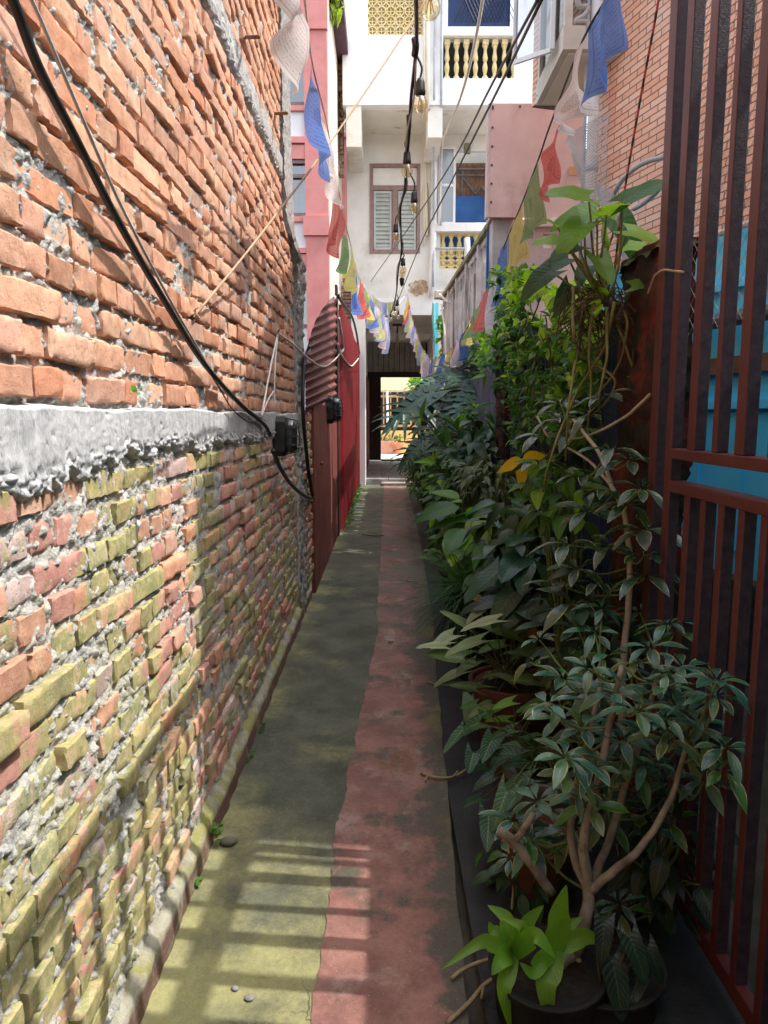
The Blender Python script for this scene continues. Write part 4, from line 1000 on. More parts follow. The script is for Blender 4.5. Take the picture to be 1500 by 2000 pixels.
O = Vector((bwx(2.05), 2.05, 0)); LB = (6.05-2.05)/dirv.y
MW = Matrix.Translation(O) @ Matrix(((dirv.x, dirv.y, 0, 0),(dirv.y, -dirv.x, 0, 0),(0,0,1,0),(0,0,0,1)))   # local x along the wall, local y away from the alley
bh = thing('brick_house', 'pink orange brick house behind the maroon gate with a bright cyan ground floor', 'building', O)
bh.rotation_euler = (0,0,math.atan2(dirv.y, dirv.x))
def local(mb, name, mat, parent=bh, bevel=0, label=None):
    me = bpy.data.meshes.new(name); me.from_pydata(mb.v, [], mb.f); me.update(); o = link(name, me, mat, parent)
    if bevel:
        m = o.modifiers.new('bevel','BEVEL'); m.width = bevel; m.segments = 2; m.limit_method = 'ANGLE'
    if label: o['label'] = label
    return o
# in the house frame +x runs up the alley, -y (= right of +x turned by -90) points into the house
HZ = 6.9
ZC = 2.62
local(MB().box((0,-2.0,ZC),(LB,0,HZ)), 'brick_walls', m_pbrick)
local(MB().box((LB+.003,-1.8,4.32),(LB+1.0,-.003,HZ)), 'upper_storey', m_pbrick)
m_cyan = pmat('cyan_paint', (.11,.68,1.0), (.14,.74,1.0), 2, .5, .08, 30, .003, (.10,.62,.96), 2.5, (.5,.7), spec=.4)
xs_ = lambda px: None
# cyan ground floor with double doors
local(MB().box((0,-1.9,0),(LB,-.02,ZC-.002)), 'ground_floor_wall', m_cyan)
dm = MB()
for k in range(7): dm.box((.5+k*.36,-.018,.7),(.5+k*.36+.02,.012,ZC-.35))
dm.box((.45,-.018,ZC-.36),(3.0,.02,ZC-.32)).box((.45,-.018,1.55),(3.0,.015,1.60))
local(dm, 'door_battens', m_cyan)
local(MB().box((0,-.015,.0),(LB,.10,.55)), 'plinth', pmat('dark_plinth', (.03,.03,.03), (.07,.07,.06), 5, .9, .5, stain=(.06,.10,.02), sscale=3, sthr=(.5,.6)))
local(MB().tube([(0,.06,ZC-.03),(LB,.06,ZC-.03)], .02, 8), 'conduit', m_cream)
local(MB().tube([(0,.09,ZC-.55),(LB-1.0,.09,ZC-.55)], .045, 10), 'drain', pmat('dark_grey_pipe', (.10,.11,.12), (.16,.17,.18), 5, .5, .1))
local(MB().box((0,.0,ZC-.86),(LB-.9,.03,ZC-.76)), 'wood_strip', pmat('brown_strip', (.16,.08,.04), (.24,.13,.07), 6, .6, .2))
# downpipe at the far corner
def up(px,py,Y): return P(px,py,Y)
dp = thing('downpipe', 'thick white plastic downpipe at the far corner of the brick house', 'pipe', P(1150,560,5.7))
c0 = P(1152,420,5.75); MB().tube([(c0.x,5.75,1.9),(c0.x,5.75,6.2)], .042, 12).build('pipe', m_wframe, dp, smooth=True)
for z in (2.6, 3.35, 4.6): MB().tube([(c0.x,5.75,z),(c0.x,5.75,z+.05)], .049, 12).build('bracket', m_pipeg, dp, smooth=True)
c0 = P(1136,420,5.78); props(MB().tube([(c0.x,5.78,1.9),(c0.x,5.78,6.2)], .014, 8).build('conduit', m_pipeg, smooth=True, base=(c0.x,5.78,1.9)), 'thin blue grey conduit just left of the white downpipe', 'pipe')
gp = MB().tube(smooth_path([P(1128,-40,5.4),P(1130,10,5.4),P(1148,14,5.4),P(1142,30,5.4),P(1125,42,5.4),P(1146,44,5.4),P(1150,60,5.4)],5), .02, 8).build('water_pipe', pmat('grey_pipe', (.35,.34,.33), (.45,.44,.43), 8, .5, .1), smooth=True, base=P(1140,20,5.4))
props(gp, 'zigzag grey water pipe near the top of the brick house', 'pipe')
for i, (lab, L) in enumerate((('upper grey hose arching out of the brick house wall', [(1195,385,4.9),(1215,352,4.75),(1245,325,4.6),(1275,312,4.5),(1295,308,4.45)]), ('lower grey hose sloping across the brick house wall', [(1238,408,4.75),(1255,398,4.65),(1275,382,4.5),(1295,360,4.4)]))):
    pts = [Vector((bwx(P(a,b,y).y)-.03, P(a,b,y).y, 0)) for a,b,y in L]; pts = [P(a,b,y) for a,b,y in L]
    line('grey_hose', lab, 'hose', pts, .016, m_pipeg)
# bay window box
bay = thing('bay_window', 'cream boxed bay window jutting from the brick house over the pink screen', 'window', P(1070,100,6))
m_bay = pmat('cream_metal', (.60,.57,.50), (.68,.65,.58), 3, .6, .1, stain=(.5,.47,.4), sscale=2)
zb = P(1090,96,5.6).z
q0 = [(1.30,5.6,zb),(2.2,5.6,zb),(2.2,6.55,zb),(1.30,6.55,zb)]
bb = MB(); bb.hexa(q0, [(a,b,zb+.16) for a,b,_ in q0]); bb.build('base_box', m_bay, bay)
bb = MB(); bb.hexa([(a+(.05 if a<2 else -.05),b+(.05 if b<6 else -.05),zb-.012) for a,b,_ in q0], [(a+(.05 if a<2 else -.05),b+(.05 if b<6 else -.05),zb-.002) for a,b,_ in q0]); bb.build('soffit_panel', m_soffit, bay)
bb = MB()
for (x,y) in ((1.31,5.61),(1.31,6.0),(1.31,6.48),(1.75,5.61)): bb.box((x,y,zb+.16),(x+.055,y+.055,zb+1.5))
bb.build('mullion', m_bay, bay)
MB().box((1.335,5.64,zb+.16),(1.34,6.5,zb+1.5)).build('pane', m_pane, bay)
ca_ = MB(); 
def oquad(px, py, Y): return P(px, py, Y)
# opened casement leaf
a0 = Vector((1.30,6.05,zb+.10)); a1 = Vector((1.10,5.98,zb+.04)) ; L_ = Vector((1.02,6.35,zb-.02)); 
fr_ = [P(1005,122,6.3), P(1078,97,5.75)]
h_ = 1.1
def bar3(p, q, r): return MB().tube([p,q], r, 4)
cm = MB(); p0, p1 = fr_; U = Vector((0,0,h_))
cm.tube([p0,p1], .022, 4).tube([p0,p0+U], .022, 4).tube([p1,p1+U], .022, 4)
casement = cm.build('casement', m_wframe, bay)
MB().quad(p0,p1,p1+U,p0+U).build('pane', m_pane, casement)
props(MB().lathe([(.0,0),(.06,0),(.09,.05),(.06,.09),(0,.1)], 14, Matrix.Translation(P(1068,199,6.5))).build('roof_vent', m_blackm, smooth=True, base=P(1068,199,6.5)), 'small dark round vent under the far end of the bay window', 'vent')
# unseen cyan block with a railing, added right of the frame to shape the sun patch
nh = thing('cyan_sun_blocker', 'unseen low cyan block with a railing added behind the gate to block the sun', 'building', (1.7,.6,0))
MB().box((1.62,-2.2,0),(4.2,2.62,2.80)).build('walls', m_cyan, nh)
rr = MB().tube([(1.66,-2.1,3.62),(1.66,2.6,3.62)], .045, 8)
rr.build('railing', m_maroon, nh)
for k in range(10): MB().tube([(1.66,-2.1+k*.52,2.72),(1.66,-2.1+k*.52,3.62)], .02, 6).build('railing_post', m_maroon, nh)
props(MB().box((2.62,8.9,0),(6.5,14.9,4.95)).build('hidden_sun_blocker', m_terr, base=(4,12,0)), 'grey rendered block added out of sight behind the pink screen to block the sun', 'building')  # hidden block added to keep direct sun off the far path
# wire netting hanging on the brick house
def netting(label, c, mat, r=.0022, n=15, m=26, sag=1):
    (a,b,c_,d) = c; mb = MB()
    def pt(u, v):
        p = (a*(1-u)+b*u)*(1-v)+(d*(1-u)+c_*u)*v
        return p+Vector((-.03*math.sin(PI*u)-.02*math.sin(5*v), .02*math.sin(7*v+2*u), -.06*math.sin(PI*u)*(v)))*sag
    for i in range(-m, n):
        pts=[pt(min(max((i+k)/n,0),1), k/m) for k in range(m+1) if 0 <= (i+k)/n <= 1]
        if len(pts) > 1: mb.tube(pts, r, 3, cap=False)
    for i in range(0, n+m):
        pts=[pt((i-k)/n, k/m) for k in range(m+1) if 0 <= (i-k)/n <= 1]
        if len(pts) > 1: mb.tube(pts, r, 3, cap=False)
    o = mb.build('wire_netting', mat, base=a); props(o, label, 'netting')
m_net = pmat('net_wire', (.42,.44,.47), (.5,.52,.55), 9, .5, 0)
netting('fine wire netting tied behind the upper bars of the maroon gate', (Vector((.935,2.44,3.1)),Vector((.935,1.2,3.1)),Vector((.935,1.2,1.75)),Vector((.935,2.44,1.75))), pmat('gate_net', (.35,.35,.36), (.45,.45,.46), 9, .5, 0), .0007, 26, 30, 0)
netting('sagging wire netting in front of the white downpipe', (P(1112,265,5.2),P(1195,215,4.9),P(1185,410,4.9),P(1112,300,5.3)), m_net)
netting('torn wire netting hanging below the grey hoses', (P(1165,350,4.9),P(1200,372,4.8),P(1252,520,4.6),P(1205,470,4.7)), m_net)
# ================================================================== overhead: bulbs, flags, wires
m_bulb = NT('amber_bulb_glass')
g_ = m_bulb
g_gl = g_.n('BsdfGlossy'); g_gl.inputs['Roughness'].default_value = .04
g_tr = g_.n('BsdfTransparent'); g_tr.inputs[0].default_value = (.98,.92,.76,1)
fr_n = g_.n('LayerWeight'); fr_n.inputs[0].default_value = .35
mx_ = g_.n('MixShader'); g_.l(g_.math('ADD', g_.math('MULTIPLY', fr_n.outputs['Facing'], .55), .10), mx_.inputs[0]); g_.l(g_tr.outputs[0], mx_.inputs[1]); g_.l(g_gl.outputs[0], mx_.inputs[2]); g_.l(mx_.outputs[0], g_.out.inputs[0])
m_bulb = g_.m
m_fil = pmat('amber_filament', (.70,.50,.20), (.80,.6,.3), 30, .4, 0)
ls = thing('string_lights', 'black festoon cable with amber glass bulbs hanging along the middle of the alley', 'string lights', P(800,230,3))
cord = [(812,-60,1.8),(813,90,2.42),(803,190,2.75),(799,262,2.98),(793,330,3.25),(790,372,3.6),(782,408,4.0),(783,455,4.6),(784,492,5.0),(778,528,5.7),(774,572,6.8),(768,598,8.2),(764,612,9.6),(772,596,14.6)]
cpts = [P(*q) for q in cord]
MB().tube(smooth_path(cpts, 6), .006, 8).build('cable', m_black, ls, smooth=True)
MB().tube(smooth_path([p+Vector((.012*math.sin(i*2.1),0,.01*math.cos(i*1.7))) for i,p in enumerate(cpts[1:-2])], 6), .0035, 6).build('messenger_wire', m_greycable, ls, smooth=True)
bulbs = [(840,-62,1.75,1,813,-20),(821,152,2.5,1,812,105),(795,293,3.1,1,799,262),(809,373,3.65,1,800,338),(773,436,4.6,1,781,414),(787,503,5.05,1,785,492),(785,538,5.2,-1,784,560),(776,586,7.0,1,774,574),(771,598,8.4,1,769,590),(778,606,9.2,1,766,600),(763,612,10.2,1,765,606)]
for i, (a, b, Y, up_, ka, kb) in enumerate(bulbs):
    c = P(a, b, Y)-Vector((0,0,.036)); k = P(ka, kb, Y)
    s_ = MB(); M_ = Matrix.Translation(c) @ Matrix.Scale(.8,4) @ Matrix.Rotation(0 if up_ > 0 else PI,4,"X")
    s_.lathe([(.006,.045),(.012,.04),(.018,.028),(.0195,.0),(.021,-.004),(.021,-.018),(.018,-.022)][::-1], 14, M_)
    s_.tube(smooth_path([k, (k+c)/2+Vector((.012*(1 if a > ka else -1),0,.014)), c+Vector((0,0,.035*up_))], 4), .0038, 6)
    so = s_.build('lamp_socket', m_black, ls, smooth=True)
    b_ = MB().lathe([(.012,-.02),(.018,-.026),(.027,-.040),(.031,-.055),(.029,-.070),(.020,-.083),(.008,-.089),(.001,-.090)], 18, M_).build('bulb', m_bulb, so, smooth=True)
    f_ = MB().lathe([(.003,-.022),(.006,-.032),(.005,-.036)], 6, M_)
    for j in range(5):
        an = 2*PI*j/5; f_.tube([M_ @ Vector((.004*math.cos(an),.004*math.sin(an),-.036)), M_ @ Vector((.011*math.cos(an),.011*math.sin(an),-.068))], .0016, 5)
    f_.build('filament', m_fil, b_)
MB().tube(smooth_path([P(810,75,2.4),P(812,90,2.42),P(810,108,2.45)],3), .011, 8).build('tape', m_black, ls, smooth=True)
MB().tube(smooth_path([P(798,226,2.9),P(799,248,2.95)],3), .009, 8).build('tape', m_black, ls, smooth=True)
# prayer flags
def flagmat(name, col, ink, trans=.45):
    t = NT(name); uv = t.sep(t.attr('luv', True))
    # rows of small block-printed script inside a ruled border
    rows = t.ramp(t.math('SINE', t.math('MULTIPLY', uv[1], 92.0)), .1, .5)
    cx = t.n('CombineXYZ'); t.l(t.math('MULTIPLY', uv[0], 60.0), cx.inputs[0]); t.l(t.math('MULTIPLY', uv[1], 30.0), cx.inputs[1])
    scr = t.ramp(t.noise(1.0, 3, .6, vec=cx.outputs[0]), .48, .56)
    bu = t.math('MINIMUM', t.math('SUBTRACT', .5, t.math('ABSOLUTE', t.math('SUBTRACT', uv[0], .5))), t.math('SUBTRACT', .5, t.math('ABSOLUTE', t.math('SUBTRACT', uv[1], .5))))
    inside = t.ramp(bu, .115, .125)
    border = t.math('MULTIPLY', t.ramp(bu, .075, .085), t.ramp(bu, .105, .095))
    dx = t.math('MULTIPLY', t.math('SUBTRACT', uv[0], .5), 1.0); dy = t.math('SUBTRACT', uv[1], .55)
    rr = t.math('SQRT', t.math('ADD', t.math('MULTIPLY', dx, dx), t.math('MULTIPLY', dy, dy)))
    medal = t.math('MULTIPLY', t.ramp(rr, .17, .16), t.ramp(t.noise(1.4, 4, .6, vec=cx.outputs[0]), .45, .5))
    inkm = t.math('MULTIPLY', t.math('MAXIMUM', t.math('MAXIMUM', t.math('MULTIPLY', t.math('MULTIPLY', rows, scr), inside), border), medal), .6)
    c = t.mix(t.math('MULTIPLY', t.ramp(t.noise(6, 4), .3, .7), .25), col, tuple(min(1,v*1.5+.05) for v in col))
    c = t.mix(inkm, c, ink); t.base(c); t.rough(.85); t.spec(.1)
    t.bump(t.noise(40,3,.5,stretch=(1,1,.3)), .15, .004)
    tl = t.n('BsdfTranslucent'); t.l(c, tl.inputs[0])
    m2 = t.n('MixShader'); m2.inputs[0].default_value = trans; t.l(t.b.outputs[0], m2.inputs[1]); t.l(tl.outputs[0], m2.inputs[2])
    tp_ = t.n('BsdfTransparent'); tp_.inputs[0].default_value = tuple(min(1,v*.6+.4) for v in col)+(1,); m3 = t.n('MixShader'); m3.inputs[0].default_value = .14
    t.l(m2.outputs[0], m3.inputs[1]); t.l(tp_.outputs[0], m3.inputs[2]); t.l(m3.outputs[0], t.out.inputs[0]); return t.m
FM = {'white': flagmat('white_flag_cloth', (.74,.70,.69), (.30,.24,.26), .4), 'blue': flagmat('blue_flag_cloth', (.13,.24,.58), (.05,.09,.28)),
      'red': flagmat('red_flag_cloth', (.66,.17,.15), (.30,.05,.045)), 'green': flagmat('green_flag_cloth', (.26,.36,.16), (.09,.15,.06)),
      'yellow': flagmat('yellow_flag_cloth', (.68,.58,.20), (.38,.28,.07)), 'pale': flagmat('faded_flag_cloth', (.66,.60,.64), (.4,.35,.4)), 'palegreen': flagmat('pale_green_flag_cloth', (.60,.62,.28), (.3,.32,.12)), 'paleblue': flagmat('pale_blue_flag_cloth', (.34,.42,.66), (.2,.24,.4))}
def flag_piece(parent, color, A, B, C, D, fold=.02, nf=2.5, seed=0, label=None):
    """cloth with corners A (top start), B (top end), C (bottom under B), D (bottom under A)"""
    nu, nv = 18, 24; r = random.Random(seed); ph = r.uniform(0,6); v=[]; uv=[]
    A,B,C,D = map(Vector, (A,B,C,D)); nrm = (B-A).cross(D-A)
    nrm = nrm.normalized() if nrm.length > 1e-6 else Vector((1,0,0))
    for i in range(nu):
        for j in range(nv):
            u, t = i/(nu-1), j/(nv-1)
            p = (A*(1-u)+B*u)*(1-t)+(D*(1-u)+C*u)*t
            p = p+nrm*(fold*(.25+t)*math.sin(u*nf*2*PI+ph+t*1.5)+fold*.6*math.sin(t*5+ph*2+u*2)*t)
            p.z -= .012*math.sin(u*PI)*(1-t)+.015*math.sin(u*9+ph)*t
            v.append(tuple(p)); uv.append((u, 1-t))
    o = npmesh('flag', np.array(v), gridF(nu,nv), FM[color], parent, uv=np.array(uv))
    o['label'] = label or color+' prayer flag'; return o
def flag_px(parent, color, q, Y, fold=.02, nf=2.5, seed=0, label=None):
    pts = [P(a,b,(Y[i] if isinstance(Y,(list,tuple)) else Y)) for i,(a,b) in enumerate(q)]
    return flag_piece(parent, color, *pts, fold=fold, nf=nf, seed=seed, label=label)
pa = thing('prayer_flags', 'string of coloured prayer flags along the left side of the alley', 'prayer flags', P(640,250,3.8))
cA = [(560,-230,1.9),(588,-60,2.2),(601,60,2.6),(612,135,3.0),(640,250,3.8),(655,345,4.6),(672,430,5.6),(683,470,6.4),(700,540,8),(722,580,9.5),(745,612,11),(757,622,12.2),(790,578,14.6)]
MB().tube(smooth_path([P(*q) for q in cA], 6), .004, 6).build('cord', m_cream, pa, smooth=True)
flag_px(pa, 'white', [(560,-150),(600,55),(573,190),(545,-20)], [2.05,2.5,2.45,2.1], .03, 1.6, 1, 'large white prayer flag')
flag_px(pa, 'blue', [(606,120),(628,215),(637,352),(608,262)], [3.0,3.5,3.5,3.05], .03, 1.4, 2)
flag_px(pa, 'white', [(630,218),(655,338),(660,415),(641,330)], [3.55,4.4,4.4,3.6], .03, 1.5, 3, 'greyish white prayer flag')
flag_px(pa, 'red', [(655,342),(674,432),(652,508),(649,470)], [4.6,5.5,5.3,4.6], .03, 1.5, 4)
flag_px(pa, 'green', [(667,440),(680,470),(678,535),(662,528)], [5.6,6.3,6.3,5.7], .03, 1.5, 5)
flag_px(pa, 'yellow', [(683,470),(694,520),(693,575),(684,560)], [6.4,7.3,7.3,6.5], .04, 1.2, 6)
flag_px(pa, 'blue', [(691,515),(698,548),(696,618),(690,600)], [7.2,7.9,7.9,7.3], .04, 1.2, 7)
cols = ['red','green','yellow','blue','pale','palegreen','paleblue','pale','paleblue']
pts = [(703,545),(709,556),(715,567),(721,578),(730,592),(738,602),(744,610),(749,615),(754,620),(760,618)]; bot = [(706,622),(712,618),(717,616),(721,640),(733,640),(736,658),(741,664),(747,668),(751,690),(757,690)]
for i, c in enumerate(cols):
    Ya, Yb_ = 8.1+i*.45, 8.1+(i+1)*.45
    flag_px(pa, c, [pts[i], pts[i+1], bot[i+1], bot[i]], [Ya,Yb_,Yb_,Ya], .05, 1.2, 20+i)
pb_ = thing('prayer_flags', 'string of prayer flags sagging from the brick house over the plants on the right', 'prayer flags', P(985,480,5.6))
cB = [(1290,-260,2.2),(1215,-55,2.6),(1140,75,2.9),(1075,243,3.6),(1052,310,4.0),(1018,400,4.7),(985,480,5.6),(955,560,6.7),(928,612,7.6),(900,660,8.5),(872,690,10),(842,702,11.5),(820,668,12.7),(805,622,13.8),(796,576,14.8)]
MB().tube(smooth_path([P(*q) for q in cB], 6), .0045, 6).build('cord', m_black, pb_, smooth=True)
flag_px(pb_, 'blue', [(1213,-55),(1150,50),(1154,216),(1203,95)], [2.6,2.85,2.85,2.62], .025, 1.5, 30, 'large blue prayer flag')
flag_px(pb_, 'white', [(1142,70),(1078,238),(1102,268),(1150,208)], [2.9,3.5,3.45,2.95], .05, 1.6, 31, 'wind curled white prayer flag')
flag_px(pb_, 'red', [(1098,238),(1056,305),(1067,395),(1085,340)], [3.5,3.95,3.8,3.5], .03, 1.4, 32)
flag_px(pb_, 'green', [(1050,312),(1022,390),(1026,478),(1056,440)], [4.0,4.6,4.6,4.05], .02, 1.4, 33)
flag_px(pb_, 'yellow', [(1019,398),(994,455),(993,542),(1024,505)], [4.7,5.3,5.3,4.75], .02, 1.4, 34)
flag_px(pb_, 'blue', [(990,462),(971,505),(969,602),(986,592)], [5.5,6.0,6.0,5.55], .03, 1.4, 35)
flag_px(pb_, 'pale', [(969,520),(955,556),(952,655),(962,640)], [6.1,6.7,6.7,6.1], .04, 1.4, 36)
flag_px(pb_, 'red', [(951,558),(938,590),(934,650),(949,640)], [6.75,7.2,7.2,6.8], .04, 1.4, 37)
flag_px(pb_, 'green', [(937,592),(921,618),(918,665),(938,650)], [7.25,7.7,7.7,7.3], .05, 1.4, 38)
flag_px(pb_, 'yellow', [(920,620),(911,638),(912,675),(919,672)], [7.8,8.2,8.2,7.8], .05, 1.2, 39)
sq = ['blue','pale','red','palegreen','yellow','blue','white','palegreen','blue','pale','white','palegreen','paleblue','palegreen','white','paleblue','pale','palegreen','paleblue','red','yellow']
L = [(909,642,8.3),(902,655,8.5),(893,666,8.8),(886,676,9.2),(879,684,9.6),(872,690,10),(864,695,10.4),(856,698,10.8),(849,701,11.1),(842,702,11.4),(836,696,11.8),(830,686,12.1),(825,678,12.4),(820,668,12.7),(816,656,13.0),(812,643,13.3),(808,632,13.5),(805,622,13.8),(802,611,14.0),(800,600,14.2),(798,590,14.5),(796,580,14.7)]
for i, c in enumerate(sq):
    a, b = L[i], L[i+1]; ln = 52 if i < 6 else (44 if i < 12 else 34)
    big = i == 5
    flag_px(pb_, c, [(a[0],a[1]),(b[0],b[1]),(b[0]-2-(12 if big else 0),b[1]+ln),(a[0]-3-(6 if big else 0),a[1]+ln+4+(10 if big else 0))], [a[2],b[2],b[2],a[2]], .06, 1.1, 50+i)
pc = thing('prayer_flags', 'short far strand of pale prayer flags across the mouth of the passage', 'prayer flags', P(760,585,15.2))
L = [(727,573),(736,585),(746,590),(757,591),(768,589),(778,582)]
MB().tube(smooth_path([P(a,b,15.3) for a,b in [(720,560)]+L+[(796,574)]],4), .008, 6).build('cord', m_cream, pc)
for i, c in enumerate(('palegreen','pale','paleblue','palegreen','white')):
    a, b = L[i], L[i+1]; flag_px(pc, c, [a, b, (b[0]-1,b[1]+28), (a[0]+1,a[1]+28)], 15.3, .05, 1.2, 90+i)
# ropes and cables across the alley
line('overhead_cable', 'left of the two black cables slanting down to the white house', 'cable', [P(1062,-22,3.0), P(965,150,4.6)+Vector((0,0,-.02)), P(850,362,8.5)+Vector((0,0,-.04)), P(724,550,16.4)], .0072, m_black, 6)
line('overhead_cable', 'right of the two black cables slanting down toward the far bulbs', 'cable', [P(1060,-5,3.0), P(975,170,4.5), P(880,358,7.2), P(820,480,10.0), P(770,606,15.6)], .0075, m_black, 6)
line('overhead_cable', 'pale cable drooping across the white house to its lower corner', 'cable', [P(948,-30,7.5), P(925,95,8.5), P(898,195,10), P(868,268,14), P(863,300,16), P(858,440,16.1)], .017, m_cream, 6)
line('tan_rope', 'tan rope running from the left brick wall up across the alley', 'rope', [PX(384,612,LX-.01), P(500,470,2.95), P(640,285,3.7), P(740,140,4.3), P(826,10,5.0), P(880,-70,5.5)], [.0045]*6+[.005]*25, m_rope, 6)
mb = MB()
for k in range(6):
    c = PX(384+R.uniform(-6,8), 612+R.uniform(-8,10), LX+.012); mb.tube([c, c+Vector((R.uniform(0,.02),R.uniform(-.03,.03),R.uniform(-.03,.03)))], .0022, 5)
mb.build('knot', m_rope, bpy.data.objects['tan_rope'])
t_ = NT('black_red_cord'); z_ = t_.sep(t_.co())[2]; t_.base(t_.mix(t_.ramp(t_.math('SINE', t_.math('MULTIPLY', z_, 110.0)), -.2, .2), (.02,.015,.015), (.40,.05,.035))); t_.rough(.7)
line('twisted_cord', 'black and red twisted cord dropping into the broad leaved climber', 'cord', [P(1295,-60,2.5),P(1283,20,2.52),P(1255,170,2.6),P(1232,300,2.65),P(1216,400,2.68),P(1201,520,2.7)], .0042, t_.m, 8)
line('hanging_cable', 'cream cable looping down beside the terrace parapet', 'cable', [P(858,575,12.9),P(880,590,12.6),P(905,566,12.4)], .02, m_cream, 6)
line('hanging_cable', 'pale rope dropping from the terrace to the plants', 'rope', [P(862,595,12.8),P(868,640,12.6),P(871,690,12.4),P(868,720,12.3)], .017, m_cream, 6)
line('green_hose', 'turquoise hose hanging down at the passage corner', 'hose', [P(847,590,15.9),P(846,620,15.9),P(850,680,15.9),P(855,760,15.9)], .03, pmat('turquoise_hose', (.10,.42,.42), (.16,.5,.5), 8, .4, .05), 6)
bp = MB().box((P(850,600,15.8).x,15.75,P(850,698,15.8).z),(P(856,600,15.8).x,15.8,P(850,592,15.8).z)); props(bp.build('blue_board', m_cyan), 'narrow upright sky blue board leaning at the passage corner', 'board')
q_ = rect(849,567,881,582,13.9); props(MB().box((q_[0],13.9,q_[2]),(q_[1],14.1,q_[3])).build('gutter_tray', pmat('stained_tray', (.45,.38,.32), (.6,.54,.47), 8, .7, .3, stain=(.25,.17,.13), sscale=6), bevel=.015), 'small stained cream gutter tray at the far end of the terrace parapet', 'tray')
# ================================================================== plants
def tmpl(wf, nt=9, ns=5, fold=.18, curl=.25, lobe=0.0, lk=1.0, wav=0.0, twist=0.0):
    """unit leaf: midrib along +y, x across, z up; wf(t) = half width"""
    v=[]; uv=[]
    for i in range(nt):
        t = i/(nt-1)
        for j in range(ns):
            s = -1+2*j/(ns-1); w_ = wf(t)
            y = t-lobe*abs(s)**lk*(1-t)**2.2
            z = fold*abs(s)*w_-curl*t*t+wav*math.sin(t*14+s*2)*abs(s)
            v.append((s*w_, y, z)); uv.append((s, t))
    return np.array(v), gridF(nt, ns), np.array(uv)
def w_ov(a=.6, b=1.0, w=.25): return lambda t: w*max(0.004, (math.sin(PI*min(1,t)**a))**b)
OV = [tmpl(w_ov(.75,.9,.24), curl=c, fold=f) for c, f in ((.12,.25),(.35,.15),(.55,.2))]
LANCE = [tmpl(w_ov(.7,1.0,.14), curl=c, fold=f) for c, f in ((.1,.35),(.4,.25),(.65,.3))]
OBOV = [tmpl(lambda t: .21*max(.01,math.sin(PI*t**1.35))**.85, nt=8, curl=c, fold=f) for c, f in ((.35,.28),(.55,.2),(.8,.25))]
HEART = [tmpl(lambda t: .40*max(.004,(1-t)**.62*(.86+.5*t)), curl=c, fold=f, lobe=.30, lk=1.3, ns=7, wav=.02) for c, f in ((.10,.2),(.28,.12),(.42,.25))]
ARROW = [tmpl(lambda t: .30*max(.004,(1-t)**.75*(.8+.75*t)), curl=c, fold=f, lobe=.42, lk=1.6, ns=7, wav=.015) for c, f in ((.05,.25),(.22,.2),(.35,.3))]
SMALL = [tmpl(w_ov(.8,.9,.30), nt=5, ns=3, curl=c, fold=f) for c, f in ((.1,.25),(.3,.2))]
BLADE = [tmpl(lambda t: .016*(1-t**2)+.002, nt=8, ns=3, curl=c, fold=.6) for c in (.25,.6,.95)]
def lobed():
    V=[]; F=[]; U=[]; n=0
    def put(t, M, s0, uvk):
        nonlocal n
        v, f, u = t; q = v.copy()
        q = (np.array(M) @ np.c_[q, np.ones(len(q))].T).T[:, :3]; V.append(q); F.append(f+n); U.append(np.c_[u[:,0]*uvk, u[:,1]]); n += len(q)
    core = tmpl(lambda t: .20*max(.01,math.sin(PI*(.12+.88*t)**.8)), nt=10, fold=.12, curl=.35, lobe=.2)
    put(core, Matrix.Identity(4), 0, .6)
    for sgn in (-1,1):
        for k in range(8):
            t = -.02+.125*k; ang = math.radians(128-15.5*k)*sgn; L = (.40,.50,.54,.52,.47,.40,.32,.22)[k]
            lf = tmpl(lambda q: .085*max(.015,(math.sin(PI*(.30+.70*q)))**.7)*(1+.3*math.sin(q*16)*q), nt=9, ns=5, fold=.3, curl=.28+.1*(k%3), wav=.012)
            M = Matrix.Translation((sgn*.06, max(0,t), -.35*max(0,t)**2+.01*k%.02)) @ Matrix.Rotation(-ang,4,'Z')
            put(lf, M @ Matrix.Scale(L,4), 0, 1)
    return np.concatenate(V), np.concatenate(F), np.concatenate(U)
LOBED = [lobed()]
class Fol:
    def __init__(s): s.V=[]; s.F=[]; s.U=[]; s.C=[]; s.n=0
    def raw(s, v, f, u, col):
        s.V.append(v); s.F.append(np.asarray(f)+s.n); s.U.append(u); s.C.append(np.repeat(np.array(col)[None], len(v), 0)); s.n += len(v)
    def leaf(s, T, base, d, up, L, col, wk=1.0):
        v, f, u = R.choice(T); d = Vector(d).normalized(); up = Vector(up)
        x = d.cross(up); x = x.normalized() if x.length > 1e-4 else d.orthogonal().normalized(); z = x.cross(d)
        M = np.array([x, d, z]); q = v*np.array([wk,1,1])
        s.raw((q*L) @ M+np.array(base), f, u, col)
    def strap(s, pts, w_, col, fold=.25, prof=None, ns=5, up=(0,0,1)):
        pts = smooth_path(pts, 5); m = len(pts); v=[]; u=[]
        for k, p in enumerate(pts):
            t = k/(m-1); d = (pts[min(k+1,m-1)]-pts[max(k-1,0)]).normalized(); x = d.cross(Vector(up))
            x = x.normalized() if x.length > 1e-3 else Vector((1,0,0)); n = x.cross(d)
            hw = w_*(prof(t) if prof else max(.02, math.sin(PI*(.12+.88*t)**.75)))
            for j in range(ns):
                a = -1+2*j/(ns-1); v.append(tuple(p+x*hw*a+n*hw*fold*abs(a))); u.append((a, t))
        s.raw(np.array(v), gridF(m, ns), np.array(u), col)
    def build(s, name, mat, parent):
        return npmesh(name, np.concatenate(s.V), np.concatenate(s.F), mat, parent, col=np.concatenate(s.C), uv=np.concatenate(s.U))
